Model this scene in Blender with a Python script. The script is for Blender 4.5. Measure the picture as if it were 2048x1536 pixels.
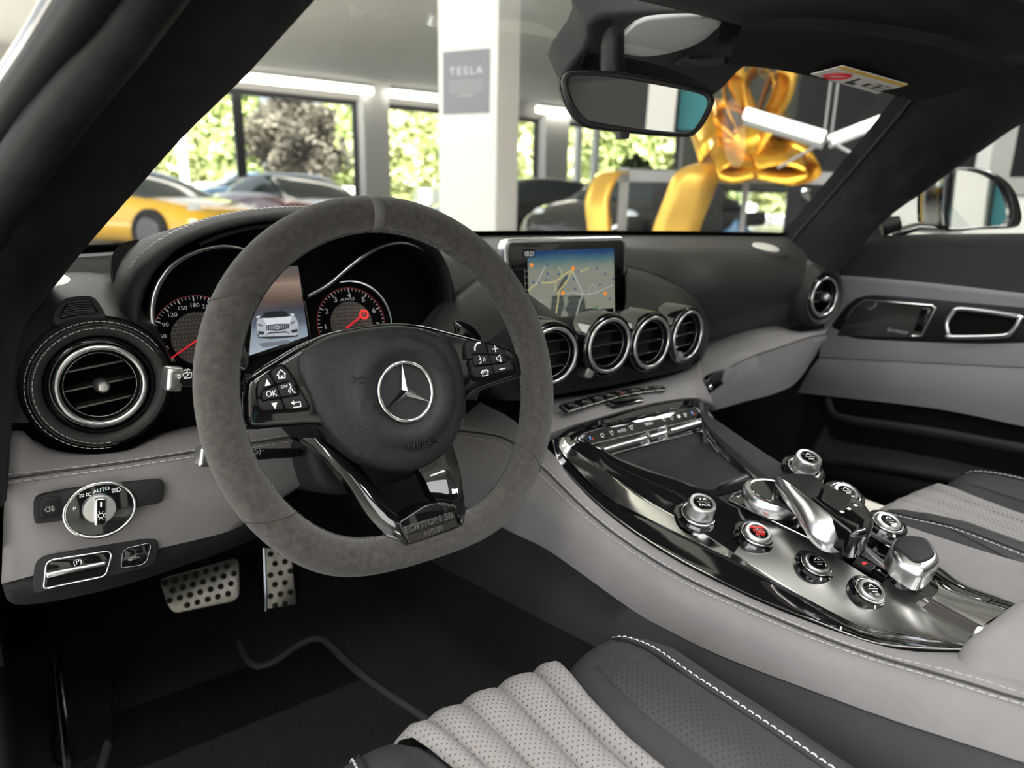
import bpy, bmesh, math, random
from mathutils import Vector, Matrix
random.seed(7)
for o in list(bpy.data.objects): bpy.data.objects.remove(o, do_unlink=True)
SC = bpy.context.scene
COL = SC.collection
# ---------------------------------------------------------------- camera
# metres; x = car's right, y = forward, z = up; steering wheel centre at (0, 0, 0.77)
CAM = Vector((-.308, -.602, .948)); YAW, PITCH, ROLL = [math.radians(a) for a in (36.45, -14.71, 1.15)]; FPX = 1428.5
_f = Vector((math.sin(YAW)*math.cos(PITCH), math.cos(YAW)*math.cos(PITCH), math.sin(PITCH)))
_r0 = Vector((math.cos(YAW), -math.sin(YAW), 0)); _u0 = _r0.cross(_f)
_r = math.cos(ROLL)*_r0 + math.sin(ROLL)*_u0; _u = -math.sin(ROLL)*_r0 + math.cos(ROLL)*_u0
cd = bpy.data.cameras.new('camera'); cam = bpy.data.objects.new('camera', cd); COL.objects.link(cam)
cam.matrix_world = Matrix(((_r.x, _u.x, -_f.x, CAM.x), (_r.y, _u.y, -_f.y, CAM.y), (_r.z, _u.z, -_f.z, CAM.z), (0, 0, 0, 1)))
cd.sensor_width = 36; cd.lens = 36*FPX/2048; cd.clip_start = .02; cd.clip_end = 300
cd.dof.use_dof = True; cd.dof.focus_distance = .70; cd.dof.aperture_fstop = 5.0
SC.camera = cam
# ---------------------------------------------------------------- sky, sun, exposure
W_ = bpy.data.worlds.new('World'); SC.world = W_; W_.use_nodes = True
nt = W_.node_tree; nt.nodes.clear()
_out = nt.nodes.new('ShaderNodeOutputWorld'); _bg = nt.nodes.new('ShaderNodeBackground')
_bg.inputs['Color'].default_value = (.86, .93, 1.0, 1); _bg.inputs['Strength'].default_value = 2.0
nt.links.new(_bg.outputs[0], _out.inputs[0])
sun = bpy.data.lights.new('sun', 'SUN'); sun.energy = 60.0; sun.angle = .02; sun.color = (1, .96, .88)
so = bpy.data.objects.new('sun', sun); COL.objects.link(so)
so.rotation_euler = Vector((.35, .8, -1.0)).to_track_quat('-Z', 'Y').to_euler()
def area(name, loc, sx, sy, e, col, aim=None):
    l = bpy.data.lights.new(name, 'AREA'); l.shape = 'RECTANGLE'; l.size = sx; l.size_y = sy; l.energy = e; l.color = col
    o = bpy.data.objects.new(name, l); COL.objects.link(o); o.location = loc
    o.rotation_euler = (Vector(aim)-Vector(loc)).to_track_quat('-Z', 'Y').to_euler() if aim else (0, 0, 0)
    return o
# ceiling luminaires added to brighten cabin and column (each housing is built further down)
CEIL = 3.35
ADDED_LAMPS = [(-2.4, -1.2, 2.4, 1.2), (-2.2, 1.8, 2.4, 1.2), (.5, -1.5, 2.4, 1.2), (1.2, -3.6, 2.2, .5), (3.6, -1.2, 2.2, .5), (0.2, 3.4, 2.2, .5), (4.5, 5.5, 2.2, .5), (0.5, 8.5, 2.2, .5)]
for i, (x, y, sx, sy) in enumerate(ADDED_LAMPS):
    area('added_ceiling_light', (x, y, CEIL-.09), sx, sy, (90, 45, 80, 130, 150, 60, 150, 150)[i], (1, .97, .945))
SC.view_settings.view_transform = 'Standard'; SC.view_settings.look = 'None'; SC.view_settings.gamma = 1
SC.view_settings.use_curve_mapping = False; SC.view_settings.exposure = -0.02
# ---------------------------------------------------------------- pixel -> point helpers
def ray(px, py): return ((px-1024)/FPX)*_r + ((768-py)/FPX)*_u + _f
def P(px, py, x=None, y=None, z=None, d=None, pl=None):
    v = ray(px, py)
    if x is not None: s = (x-CAM.x)/v.x
    elif y is not None: s = (y-CAM.y)/v.y
    elif z is not None: s = (z-CAM.z)/v.z
    elif pl is not None: s = (pl[0]-CAM).dot(pl[1])/v.dot(pl[1])
    else: s = d
    return CAM + s*v
class Fr:
    """a local frame on a surface: a right, b up, n outward"""
    def __init__(s, o, n=None, a=None, b=None):
        s.o = Vector(o)
        if n is not None:
            s.n = Vector(n).normalized()
            if a is not None:
                s.b = s.n.cross(Vector(a)).normalized(); s.a = s.b.cross(s.n)
            else:
                up = Vector(b) if b is not None else Vector((0, 0, 1))
                s.a = up.cross(s.n).normalized(); s.b = s.n.cross(s.a)
        else:
            s.a = Vector(a).normalized(); s.b = Vector(b).normalized(); s.n = s.a.cross(s.b).normalized()
    def px(s, px, py, h=0):
        q = P(px, py, pl=(s.o+s.n*h, s.n))-s.o
        return (q.dot(s.a), q.dot(s.b))
    def L(s, pts, h=0): return [s.px(x, y, h) for x, y in pts]
    def pt(s, u, v, h=0): return s.o + s.a*u + s.b*v + s.n*h
    def at(s, u, v, h=0, rot=0):
        c, k = math.cos(rot), math.sin(rot)
        return Fr(s.pt(u, v, h), a=s.a*c+s.b*k, b=s.b*c-s.a*k)
def cr(pts, n, closed=False):
    """resample points with a Catmull-Rom spline, evenly by length; works for tuples of any size"""
    p = [tuple(q) for q in pts]; m = len(p); k = len(p[0]); out = []
    segs = m if closed else m-1; S = 12; dense = []
    for i in range(segs):
        if closed: a, b, c, d = p[(i-1) % m], p[i], p[(i+1) % m], p[(i+2) % m]
        else:
            b, c = p[i], p[i+1]
            a = p[i-1] if i else tuple(2*b[j]-c[j] for j in range(k)); d = p[i+2] if i+2 < m else tuple(2*c[j]-b[j] for j in range(k))
        for q in range(S):
            t = q/S
            dense.append(tuple(.5*(2*b[j]+(c[j]-a[j])*t+(2*a[j]-5*b[j]+4*c[j]-d[j])*t*t+(3*b[j]-a[j]-3*c[j]+d[j])*t**3) for j in range(k)))
    dense.append(p[0] if closed else p[-1])
    L = [0]
    for i in range(1, len(dense)): L.append(L[-1]+math.dist(dense[i], dense[i-1]))
    cnt = n if closed else n-1; j = 0
    for i in range(n):
        t = L[-1]*i/cnt
        while j < len(L)-2 and L[j+1] < t: j += 1
        w = (t-L[j])/max(L[j+1]-L[j], 1e-12); a, b = dense[j], dense[j+1]
        out.append(tuple(a[q]+(b[q]-a[q])*w for q in range(k)))
    return out
def curve3(pts, n, axis='x'):
    """pts = (px, py, coordinate) traced along an edge; the third number is the metre coordinate on that axis"""
    return cr([P(p[0], p[1], **{axis: p[2]}) for p in pts], n)
def circ(r, n=32, cx=0, cy=0, a0=0, a1=2*math.pi, closed=True):
    m = n if closed else n-1
    return [(cx+r*math.cos(a0+(a1-a0)*i/m), cy+r*math.sin(a0+(a1-a0)*i/m)) for i in range(n)]
def area2(p): return sum(p[i][0]*p[(i+1) % len(p)][1]-p[(i+1) % len(p)][0]*p[i][1] for i in range(len(p)))/2
def offset(p, d):
    n = len(p); out = []
    for i in range(n):
        a, b, c = Vector(p[i-1]), Vector(p[i]), Vector(p[(i+1) % n])
        e1 = (b-a); e2 = (c-b)
        e1 = e1.normalized() if e1.length > 1e-9 else e2.normalized(); e2 = e2.normalized() if e2.length > 1e-9 else e1
        n1 = Vector((-e1.y, e1.x)); n2 = Vector((-e2.y, e2.x)); m = n1+n2
        m = m/max(m.length_squared/2, .5) if m.length > 1e-6 else n1
        out.append((b.x+m.x*d, b.y+m.y*d))
    return out
def rnd(p, r, seg=5):
    """round the corners of a polygon"""
    n = len(p); out = []
    for i in range(n):
        a, b, c = Vector(p[i-1]), Vector(p[i]), Vector(p[(i+1) % n])
        d1 = min(r, (a-b).length*.45); d2 = min(r, (c-b).length*.45)
        q0 = b+(a-b).normalized()*d1; q1 = b+(c-b).normalized()*d2
        for k in range(seg+1):
            t = k/seg; v = q0*(1-t)**2+b*2*t*(1-t)+q1*t*t
            out.append((v.x, v.y))
    return out
def rect(w, h, cx=0, cy=0): return [(cx-w/2, cy-h/2), (cx+w/2, cy-h/2), (cx+w/2, cy+h/2), (cx-w/2, cy+h/2)]
from mathutils.bvhtree import BVHTree
def to_px(q):
    d = Vector(q)-CAM; return (1024+FPX*d.dot(_r)/d.dot(_f), 768-FPX*d.dot(_u)/d.dot(_f))
def hit(mb, px, py):
    """where the sight line through a photo pixel meets a surface already built"""
    t = BVHTree.FromPolygons([tuple(v) for v in mb.v], mb.f); return t.ray_cast(CAM, ray(px, py).normalized())[0]
class MB:
    def __init__(s): s.v = []; s.f = []; s.m = []
    def add(s, vs, fs, mi=0):
        o = len(s.v); s.v += [Vector(v) for v in vs]; s.f += [tuple(i+o for i in f) for f in fs]; s.m += [mi]*len(fs); return s
    def grid(s, rows, cu=False, cv=False, mi=0):
        nr, nc = len(rows), len(rows[0]); fs = []
        for i in range(nr if cu else nr-1):
            for j in range(nc if cv else nc-1):
                i2, j2 = (i+1) % nr, (j+1) % nc
                fs.append((i*nc+j, i*nc+j2, i2*nc+j2, i2*nc+j))
        return s.add([p for r in rows for p in r], fs, mi)
    def prism(s, fr, pts, h0, h1, bev=0, seg=3, mi=0, back=True):
        p = list(pts)
        if area2(p) < 0: p.reverse()
        n = len(p); rings = [(p, h0)]
        if bev > 0:
            for k in range(seg+1):
                t = k/seg*math.pi/2
                rings.append((offset(p, bev*(1-math.cos(t))), h1-bev+bev*math.sin(t)))
        else: rings.append((p, h1))
        vs = [fr.pt(u, v, h) for q, h in rings for u, v in q]; fs = []
        for i in range(len(rings)-1):
            for j in range(n): fs.append((i*n+j, i*n+(j+1) % n, (i+1)*n+(j+1) % n, (i+1)*n+j))
        fs.append(tuple((len(rings)-1)*n+j for j in range(n)))
        if back: fs.append(tuple(reversed(range(n))))
        return s.add(vs, fs, mi)
    def ringp(s, fr, outer, inner, h0, h1, mi=0, bev=0):
        """a plate with a hole: outer and inner outlines with the same number of points"""
        n = len(outer); A = [fr.pt(u, v, h0) for u, v in outer]; B = [fr.pt(u, v, h1-bev) for u, v in outer]
        a = [fr.pt(u, v, h0) for u, v in inner]; b = [fr.pt(u, v, h1-bev) for u, v in inner]
        if bev:
            o2 = [fr.pt(u+(i[0]-u)*.25, v+(i[1]-v)*.25, h1) for (u, v), i in zip(outer, inner)]
            i2 = [fr.pt(u+(i[0]-u)*.75, v+(i[1]-v)*.75, h1) for (u, v), i in zip(outer, inner)]
            return s.grid([A, B, o2, i2, b, a], cu=True, cv=True, mi=mi)
        return s.grid([A, B, b, a], cu=True, cv=True, mi=mi)
    def lathe(s, fr, prof, seg=40, mi=0, c=(0, 0), cap0=False, cap1=True, a0=0, a1=None):
        full = a1 is None; a1 = 2*math.pi if full else a1; m = seg if full else seg+1
        rows = [[fr.pt(c[0]+r*math.cos(a0+(a1-a0)*j/seg), c[1]+r*math.sin(a0+(a1-a0)*j/seg), h) for j in range(m)] for r, h in prof]
        s.grid(rows, cv=full, mi=mi)
        if full:
            if cap1: s.add(rows[-1], [tuple(range(m))], mi)
            if cap0: s.add(rows[0], [tuple(reversed(range(m)))], mi)
        return s
    def torus(s, fr, R, r, seg=48, sg=10, mi=0, c=(0, 0), h=0, sq=1.0):
        rows = [[fr.pt(c[0]+(R+r*math.cos(b))*math.cos(a), c[1]+(R+r*math.cos(b))*math.sin(a), h+r*sq*math.sin(b)) for b in [2*math.pi*k/sg for k in range(sg)]] for a in [2*math.pi*j/seg for j in range(seg)]]
        return s.grid(rows, cu=True, cv=True, mi=mi)
    def tube(s, path, r, seg=8, closed=False, mi=0, flat=1.0, up=None, caps=True):
        p = [Vector(q) for q in path]; n = len(p); rows = []; prev = None
        for i in range(n):
            t = (p[(i+1) % n]-p[i-1]) if closed else (p[min(i+1, n-1)]-p[max(i-1, 0)])
            t.normalize()
            if up is not None: ref = Vector(up)
            elif prev is not None: ref = prev
            else: ref = Vector((0, 0, 1)) if abs(t.z) < .9 else Vector((1, 0, 0))
            b = (ref-t*ref.dot(t)).normalized(); a = t.cross(b); prev = b
            rr = r[i] if isinstance(r, (list, tuple)) else r
            rows.append([p[i]+a*rr*math.cos(2*math.pi*k/seg)+b*rr*flat*math.sin(2*math.pi*k/seg) for k in range(seg)])
        s.grid(rows, cu=closed, cv=True, mi=mi)
        if not closed and caps: s.add(rows[0], [tuple(reversed(range(seg)))], mi); s.add(rows[-1], [tuple(range(seg))], mi)
        return s
    def box(s, c, d, mi=0, rz=0, fr=None):
        vs = []; k, q = math.cos(rz), math.sin(rz)
        for z in (-1, 1):
            for y in (-1, 1):
                for x in (-1, 1):
                    X, Y = x*d[0]/2, y*d[1]/2; u = (X*k-Y*q, X*q+Y*k, z*d[2]/2)
                    vs.append(fr.pt(c[0]+u[0], c[1]+u[1], c[2]+u[2]) if fr else Vector(c)+Vector(u))
        return s.add(vs, [(0, 2, 3, 1), (4, 5, 7, 6), (0, 1, 5, 4), (2, 6, 7, 3), (0, 4, 6, 2), (1, 3, 7, 5)], mi)
    def stroke(s, fr, pts, w, h, mi=0, closed=False):
        """a flat printed line"""
        n = len(pts); vs = []; fs = []; rng = n if closed else n-1
        for i in range(rng):
            a = Vector(pts[i]); b = Vector(pts[(i+1) % n]); d = (b-a)
            if d.length < 1e-9: continue
            d.normalize(); q = Vector((-d.y, d.x))*w/2; e = d*w*.35; o = len(vs)
            for v in (a-e-q, b+e-q, b+e+q, a-e+q): vs.append(fr.pt(v.x, v.y, h+i*2e-7))
            fs.append((o, o+1, o+2, o+3))
        return s.add(vs, fs, mi)
    def poly(s, fr, pts, h, mi=0): return s.add([fr.pt(u, v, h) for u, v in pts], [tuple(range(len(pts)))], mi)
    def build(s, name, mats, parent=None, smooth=38, bevel=0, solid=0, sub=0, off=-1, fix=True):
        mats = mats if isinstance(mats, (list, tuple)) else [mats]
        me = bpy.data.meshes.new(name); o0 = Vector(parent['_o']) if parent and '_o' in parent else Vector((0, 0, 0))
        me.from_pydata([v-o0 for v in s.v], [], s.f)
        for i, p in enumerate(me.polygons): p.material_index = s.m[i]
        for m in mats: me.materials.append(M[m] if isinstance(m, str) else m)
        if fix:
            b = bmesh.new(); b.from_mesh(me); bmesh.ops.remove_doubles(b, verts=b.verts, dist=1e-7); bmesh.ops.recalc_face_normals(b, faces=b.faces); b.to_mesh(me); b.free()
        if smooth:
            for p in me.polygons: p.use_smooth = True
            me.set_sharp_from_angle(angle=math.radians(smooth))
        o = bpy.data.objects.new(name, me); COL.objects.link(o)
        if parent: o.parent = parent; o['_o'] = tuple(o0)
        if solid:
            md = o.modifiers.new('thickness', 'SOLIDIFY'); md.thickness = solid; md.offset = off
        if bevel:
            md = o.modifiers.new('bevel', 'BEVEL'); md.width = bevel; md.segments = 3; md.limit_method = 'ANGLE'; md.angle_limit = math.radians(35)
        if sub:
            md = o.modifiers.new('sub', 'SUBSURF'); md.levels = sub; md.render_levels = sub
        return o
def thing(name, label, cat, loc, group=None):
    o = bpy.data.objects.new(name, None); COL.objects.link(o); o.location = loc; o.empty_display_size = .02
    o['label'] = label; o['category'] = cat; o['_o'] = tuple(loc)
    if group: o['group'] = group
    return o
def tag(o, label, cat, group=None):
    o['label'] = label; o['category'] = cat
    if group: o['group'] = group
    return o
def struct(o): o['kind'] = 'structure'; return o
def stuff(o): o['kind'] = 'stuff'; return o
def copy_tree(o, parent=None, label=None):
    c = o.copy(); COL.objects.link(c)
    if parent: c.parent = parent
    if label: c['label'] = label
    for ch in list(o.children): copy_tree(ch, c)
    return c
def text(fr, s, u, v, size, h, mat, parent, name='lettering', rot=0, ext=.0001, sx=1.0, space=1.0, align='CENTER', label=None, shear=0, bold=0):
    cu = bpy.data.curves.new(name, 'FONT'); cu.body = s; cu.size = size; cu.align_x = align; cu.align_y = 'CENTER'; cu.extrude = ext; cu.space_character = space; cu.shear = shear; cu.resolution_u = 3
    cu.offset = bold
    t = bpy.data.objects.new(name, cu); COL.objects.link(t)
    me = bpy.data.meshes.new_from_object(t); bpy.data.objects.remove(t, do_unlink=True); bpy.data.curves.remove(cu)
    f2 = fr.at(u, v, h, rot); o0 = Vector(parent['_o']) if parent and '_o' in parent else Vector((0, 0, 0))
    for q in me.vertices: q.co = f2.pt(q.co.x*sx, q.co.y, q.co.z)-o0
    me.materials.clear(); me.materials.append(M[mat])
    o = bpy.data.objects.new(name, me); COL.objects.link(o)
    if parent: o.parent = parent; o['_o'] = tuple(o0)
    if label: o['label'] = label
    return o
def stitches(mb, path, nrm, length=.0042, gap=.0022, r=.0004, lift=.0004, zig=0):
    """thread stitches laid along a path on a surface"""
    p = [Vector(q) for q in path]; L = sum((p[i+1]-p[i]).length for i in range(len(p)-1)); k = max(2, int(L/(length+gap)))
    q = cr(p, k*4+1)
    for i in range(k):
        a = Vector(q[i*4]); b = Vector(q[min(i*4+int(4*length/(length+gap)+.5), len(q)-1)])
        n = nrm if isinstance(nrm, Vector) else nrm(a); d = (b-a).normalized(); w = n.cross(d).normalized()
        a = a+n*lift; b = b+n*lift; m = (a+b)/2+n*r*1.3
        if zig: a = a+w*zig; b = b-w*zig
        for e0, e1 in ((a, m), (m, b)):
            mb.add([e0-w*r, e0+n*r*1.2, e0+w*r, e1-w*r, e1+n*r*1.2, e1+w*r], [(0, 1, 4, 3), (1, 2, 5, 4)])
    return mb
# ---------------------------------------------------------------- materials
M = {}
def mat(name, col, rough=.5, metal=0, bump=0, bscale=400, noise=0, nscale=30, coat=0, sheen=0, spec=.5, emit=None, es=1, kind='noise', aniso=0, col2=None, detail=4, crough=.05):
    m = bpy.data.materials.new(name); m.use_nodes = True; n = m.node_tree; b = n.nodes['Principled BSDF']; M[name] = m
    b.inputs['Base Color'].default_value = (*col, 1); b.inputs['Roughness'].default_value = rough; b.inputs['Metallic'].default_value = metal
    b.inputs['Specular IOR Level'].default_value = spec; b.inputs['Coat Weight'].default_value = coat; b.inputs['Coat Roughness'].default_value = crough
    b.inputs['Sheen Weight'].default_value = sheen; b.inputs['Anisotropic'].default_value = aniso
    if emit: b.inputs['Emission Color'].default_value = (*emit, 1); b.inputs['Emission Strength'].default_value = es
    tc = n.nodes.new('ShaderNodeTexCoord')
    if noise or col2:
        t = n.nodes.new('ShaderNodeTexNoise'); t.inputs['Scale'].default_value = nscale; t.inputs['Detail'].default_value = detail; t.inputs['Roughness'].default_value = .65
        n.links.new(tc.outputs['Object'], t.inputs['Vector'])
        r = n.nodes.new('ShaderNodeValToRGB'); n.links.new(t.outputs['Fac'], r.inputs[0])
        lo = tuple(max(0, c*(1-noise)) for c in col); hi = col2 if col2 else tuple(min(1, c*(1+noise)) for c in col)
        r.color_ramp.elements[0].position = .36; r.color_ramp.elements[1].position = .64
        r.color_ramp.elements[0].color = (*lo, 1); r.color_ramp.elements[1].color = (*hi, 1)
        n.links.new(r.outputs[0], b.inputs['Base Color'])
    if bump:
        bp = n.nodes.new('ShaderNodeBump'); bp.inputs['Strength'].default_value = bump; bp.inputs['Distance'].default_value = .001
        if kind == 'voronoi':
            t = n.nodes.new('ShaderNodeTexVoronoi'); t.feature = 'DISTANCE_TO_EDGE'; t.inputs['Scale'].default_value = bscale; o = t.outputs['Distance']
        else:
            t = n.nodes.new('ShaderNodeTexNoise'); t.inputs['Scale'].default_value = bscale; t.inputs['Detail'].default_value = 3; o = t.outputs['Fac']
        n.links.new(tc.outputs['Object'], t.inputs['Vector']); n.links.new(o, bp.inputs['Height']); n.links.new(bp.outputs[0], b.inputs['Normal'])
    return m
mat('leather_black', (.014, .014, .015), .58, spec=.2, bump=.25, bscale=700, kind='voronoi')
mat('leather_dash', (.025, .025, .0245), .48, spec=.32, bump=.2, bscale=650, kind='voronoi')
mat('airbag_skin', (.0135, .0135, .0145), .44, spec=.4, bump=.55, bscale=620, kind='voronoi')
mat('leather_grey', (.205, .195, .198), .55, spec=.3, bump=.2, bscale=620, kind='voronoi', noise=.05, nscale=14)
mat('leather_grey_door', (.17, .173, .181), .55, spec=.3, bump=.15, bscale=620, kind='voronoi')
mat('leather_seat', (.33, .315, .31), .5, bump=.2, bscale=600, kind='voronoi')
mat('leather_slate', (.034, .034, .038), .5, spec=.3, bump=.2, bscale=600, kind='voronoi')
mat('suede_rim', (.040, .037, .0335), .9, bump=.7, bscale=2200, noise=.18, nscale=160, sheen=.3, spec=.2, col2=(.064, .058, .051), detail=10)
mat('alcantara', (.0075, .0075, .009), .95, bump=.3, bscale=1200, noise=.3, nscale=22, sheen=.04, spec=.06)
mat('plastic_black', (.009, .009, .010), .42, spec=.3, bump=.1, bscale=900)
mat('plastic_matte', (.015, .015, .0165), .6, spec=.25, bump=.15, bscale=900)
mat('rubber', (.007, .007, .008), .55, spec=.15, noise=.3, nscale=30)
mat('gloss_black', (.004, .004, .0045), .05, spec=.6, coat=.6)
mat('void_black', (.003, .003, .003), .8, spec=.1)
mat('chrome', (.85, .85, .86), .09, 1)
mat('satin_silver', (.66, .66, .67), .26, 1)
mat('satin_knob', (.72, .72, .72), .33, 1)
mat('dark_chrome', (.36, .36, .36), .14, 1)
mat('shadow_chrome', (.56, .56, .56), .13, 1)
mat('smoke_gloss', (.075, .07, .066), .08, .6, coat=.5); mat('satin_deck', (.60, .595, .585), .27, 1); mat('deck_black', (.006, .006, .0065), .06, spec=.7, coat=1)
mat('steel', (.30, .285, .265), .34, 1, noise=.12, nscale=120)
mat('carpet', (.009, .009, .010), 1, spec=.05, bump=.8, bscale=900, noise=.45, nscale=420, sheen=.05)
mat('mat_carpet', (.006, .006, .007), 1, spec=.03, bump=.8, bscale=700, noise=.4, nscale=300)
mat('mat_edge', (.022, .021, .021), .8, bump=.2, bscale=900)
mat('white_print', (.75, .75, .75), .5, emit=(.8, .8, .8), es=.12)
mat('grey_print', (.35, .35, .35), .5)
mat('dim_print', (.16, .16, .16), .5)
mat('thread_grey', (.44, .43, .42), .7); mat('thread_black_gloss', (.07, .07, .072), .45); mat('marker_grey', (.10, .096, .09), .6)
mat('thread_light', (.62, .62, .62), .7)
mat('thread_dark', (.035, .035, .036), .8)
mat('red_glow', (.6, .01, .01), .4, emit=(1, .05, .04), es=.9)
mat('needle_red', (.7, .01, .02), .4, emit=(1, .02, .04), es=.5)
mat('red_line', (.35, .01, .015), .4, emit=(.8, .02, .03), es=.06)
mat('red_dim', (.18, .02, .025), .5)
mat('blue_dot', (.1, .3, .7), .5, emit=(.1, .3, .8), es=.3)
mat('mirror', (.82, .82, .82), .0, 1)
mat('paint_black', (.006, .006, .007), .12, coat=1)
mat('paint_bonnet', (.62, .60, .55), .3, coat=1)
mat('speaker_mesh', (.68, .66, .63), .4, .2, bump=.8, bscale=1500)
mat('visor_cloth', (.010, .010, .011), .95, spec=.1, bump=.3, bscale=900)
mat('light_lens', (.55, .55, .57), .3)
mat('label_white', (.72, .71, .69), .6); mat('label_yellow', (.75, .48, .08), .6); mat('label_red', (.5, .03, .04), .6); mat('label_black', (.03, .03, .03), .6)
# showroom
mat('wall_white', (.74, .74, .71), .7); mat('wall_grey', (.34, .335, .32), .7); mat('wall_dark', (.016, .016, .018), .6)
mat('ceiling_paint', (.52, .53, .50), .8); mat('floor_tile', (.50, .485, .45), .22, noise=.06, nscale=2)
mat('frame_dark', (.025, .027, .03), .4); mat('frame_white', (.70, .70, .68), .5); mat('frame_grey', (.34, .35, .35), .4, .3)
mat('led', (1, 1, 1), .5, emit=(1, .93, .82), es=7)
mat('lamp_tube', (1, 1, .97), .5, emit=(1, .98, .92), es=1.6)
mat('poster_grey', (.20, .205, .23), .5); mat('poster_text', (.62, .63, .65), .5)
mat('gold', (.80, .43, .045), .27, .75, noise=.2, nscale=6)
mat('ribbon_gold', (.82, .50, .09), .32, .55)
mat('paint_yellow', (.74, .42, .012), .22, coat=1); mat('paint_red', (.13, .008, .015), .2, coat=1); mat('paint_blue', (.16, .30, .48), .2, .3, coat=1); mat('paint_white', (.70, .71, .72), .25, coat=1); mat('paint_dark', (.010, .010, .011), .15, coat=1)
mat('tyre', (.010, .010, .010), .8); mat('wheel_rim', (.10, .10, .11), .35, .8); mat('car_glass', (.03, .045, .05), .05, spec=.8); mat('car_lamp', (.7, .75, .8), .1, .3)
mat('teal', (.02, .22, .25), .5); mat('orange_sign', (.75, .18, .04), .5); mat('beige', (.42, .35, .29), .7)
mat('bark', (.12, .08, .05), .9, noise=.3, nscale=20); mat('pole_white', (.85, .86, .88), .5); mat('asphalt', (.22, .22, .22), .9, noise=.2, nscale=8); mat('lawn', (.22, .34, .06), .9, noise=.4, nscale=6)
mat('hedge_wall', (.80, .80, .78), .8)
def leafmat(name, c1, c2):
    m = mat(name, c1, .6, noise=.3, nscale=1.2, col2=c2); n = m.node_tree; b = n.nodes['Principled BSDF']
    tr = n.nodes.new('ShaderNodeBsdfTranslucent'); mx = n.nodes.new('ShaderNodeMixShader'); mx.inputs[0].default_value = .45
    src = b.inputs['Base Color'].links[0].from_socket; n.links.new(src, tr.inputs[0])
    n.links.new(b.outputs[0], mx.inputs[1]); n.links.new(tr.outputs[0], mx.inputs[2]); n.links.new(mx.outputs[0], n.nodes['Material Output'].inputs[0])
leafmat('leaf_lime', (.48, .54, .20), (.80, .82, .50)); leafmat('leaf_green', (.34, .43, .14), (.62, .68, .34)); leafmat('leaf_purple', (.07, .06, .048), (.24, .215, .17)); leafmat('leaf_dark', (.02, .05, .012), (.08, .14, .03))
def glassmat(name, tint, refl=.06):
    m = bpy.data.materials.new(name); m.use_nodes = True; n = m.node_tree; n.nodes.clear(); M[name] = m
    o = n.nodes.new('ShaderNodeOutputMaterial'); t = n.nodes.new('ShaderNodeBsdfTransparent'); g = n.nodes.new('ShaderNodeBsdfGlossy'); x = n.nodes.new('ShaderNodeMixShader'); fr = n.nodes.new('ShaderNodeFresnel')
    fr.inputs['IOR'].default_value = 1.30; t.inputs[0].default_value = (*tint, 1); g.inputs['Roughness'].default_value = .0; g.inputs[0].default_value = (.9, .9, .9, 1)
    mu = n.nodes.new('ShaderNodeMath'); mu.operation = 'MULTIPLY'; mu.inputs[1].default_value = refl*10
    n.links.new(fr.outputs[0], mu.inputs[0]); n.links.new(mu.outputs[0], x.inputs[0]); n.links.new(t.outputs[0], x.inputs[1]); n.links.new(g.outputs[0], x.inputs[2]); n.links.new(x.outputs[0], o.inputs[0])
glassmat('windshield_glass', (.95, .97, .965), .02); glassmat('window_glass', (.95, .965, .96), .04); glassmat('door_glass', (.93, .96, .95), .03); glassmat('roof_glass', (.62, .64, .66), .04)
def screenmat(name, stops, axis='Y', es=1.0, nz=0, lo=-.06, hi=.06):
    """a lit display: vertical colour bands given by object height"""
    m = bpy.data.materials.new(name); m.use_nodes = True; n = m.node_tree; M[name] = m; b = n.nodes['Principled BSDF']
    tc = n.nodes.new('ShaderNodeTexCoord'); sp = n.nodes.new('ShaderNodeSeparateXYZ'); mr = n.nodes.new('ShaderNodeMapRange'); r = n.nodes.new('ShaderNodeValToRGB')
    n.links.new(tc.outputs['Object'], sp.inputs[0]); n.links.new(sp.outputs[axis], mr.inputs[0]); mr.inputs[1].default_value = lo; mr.inputs[2].default_value = hi
    src = mr.outputs[0]
    if nz:
        t = n.nodes.new('ShaderNodeTexNoise'); t.inputs['Scale'].default_value = 60; t.inputs['Detail'].default_value = 5; n.links.new(tc.outputs['Object'], t.inputs['Vector'])
        ma = n.nodes.new('ShaderNodeMath'); ma.operation = 'MULTIPLY_ADD'; ma.inputs[1].default_value = nz; n.links.new(t.outputs['Fac'], ma.inputs[0]); n.links.new(src, ma.inputs[2]); src = ma.outputs[0]
    n.links.new(src, r.inputs[0]); e = r.color_ramp.elements
    while len(e) < len(stops): e.new(.5)
    for i, (p, c) in enumerate(stops): e[i].position = p; e[i].color = (*c, 1)
    b.inputs['Base Color'].default_value = (.01, .01, .01, 1); b.inputs['Roughness'].default_value = .12
    n.links.new(r.outputs[0], b.inputs['Emission Color']); b.inputs['Emission Strength'].default_value = es
def flat(name, c, es=.55):
    mat(name, tuple(x*.05 for x in c), .3, emit=c, es=es)
flat('map_road', (.80, .72, .32)); flat('map_white', (.62, .66, .58)); flat('map_orange', (1, .30, .03), .9); flat('map_blue', (.08, .13, .38)); flat('map_dark', (.10, .115, .105)); flat('map_grey', (.42, .44, .36), .45); flat('map_green', (.16, .36, .12), .5); flat('map_black', (.002, .002, .002)); flat('map_text', (.9, .9, .9), .7)
flat('scr_silver', (.50, .54, .60), .8); flat('scr_shade', (.16, .18, .22), .8); flat('scr_dark', (.012, .014, .02), .8); flat('scr_light', (.80, .85, .90), .8)
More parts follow.
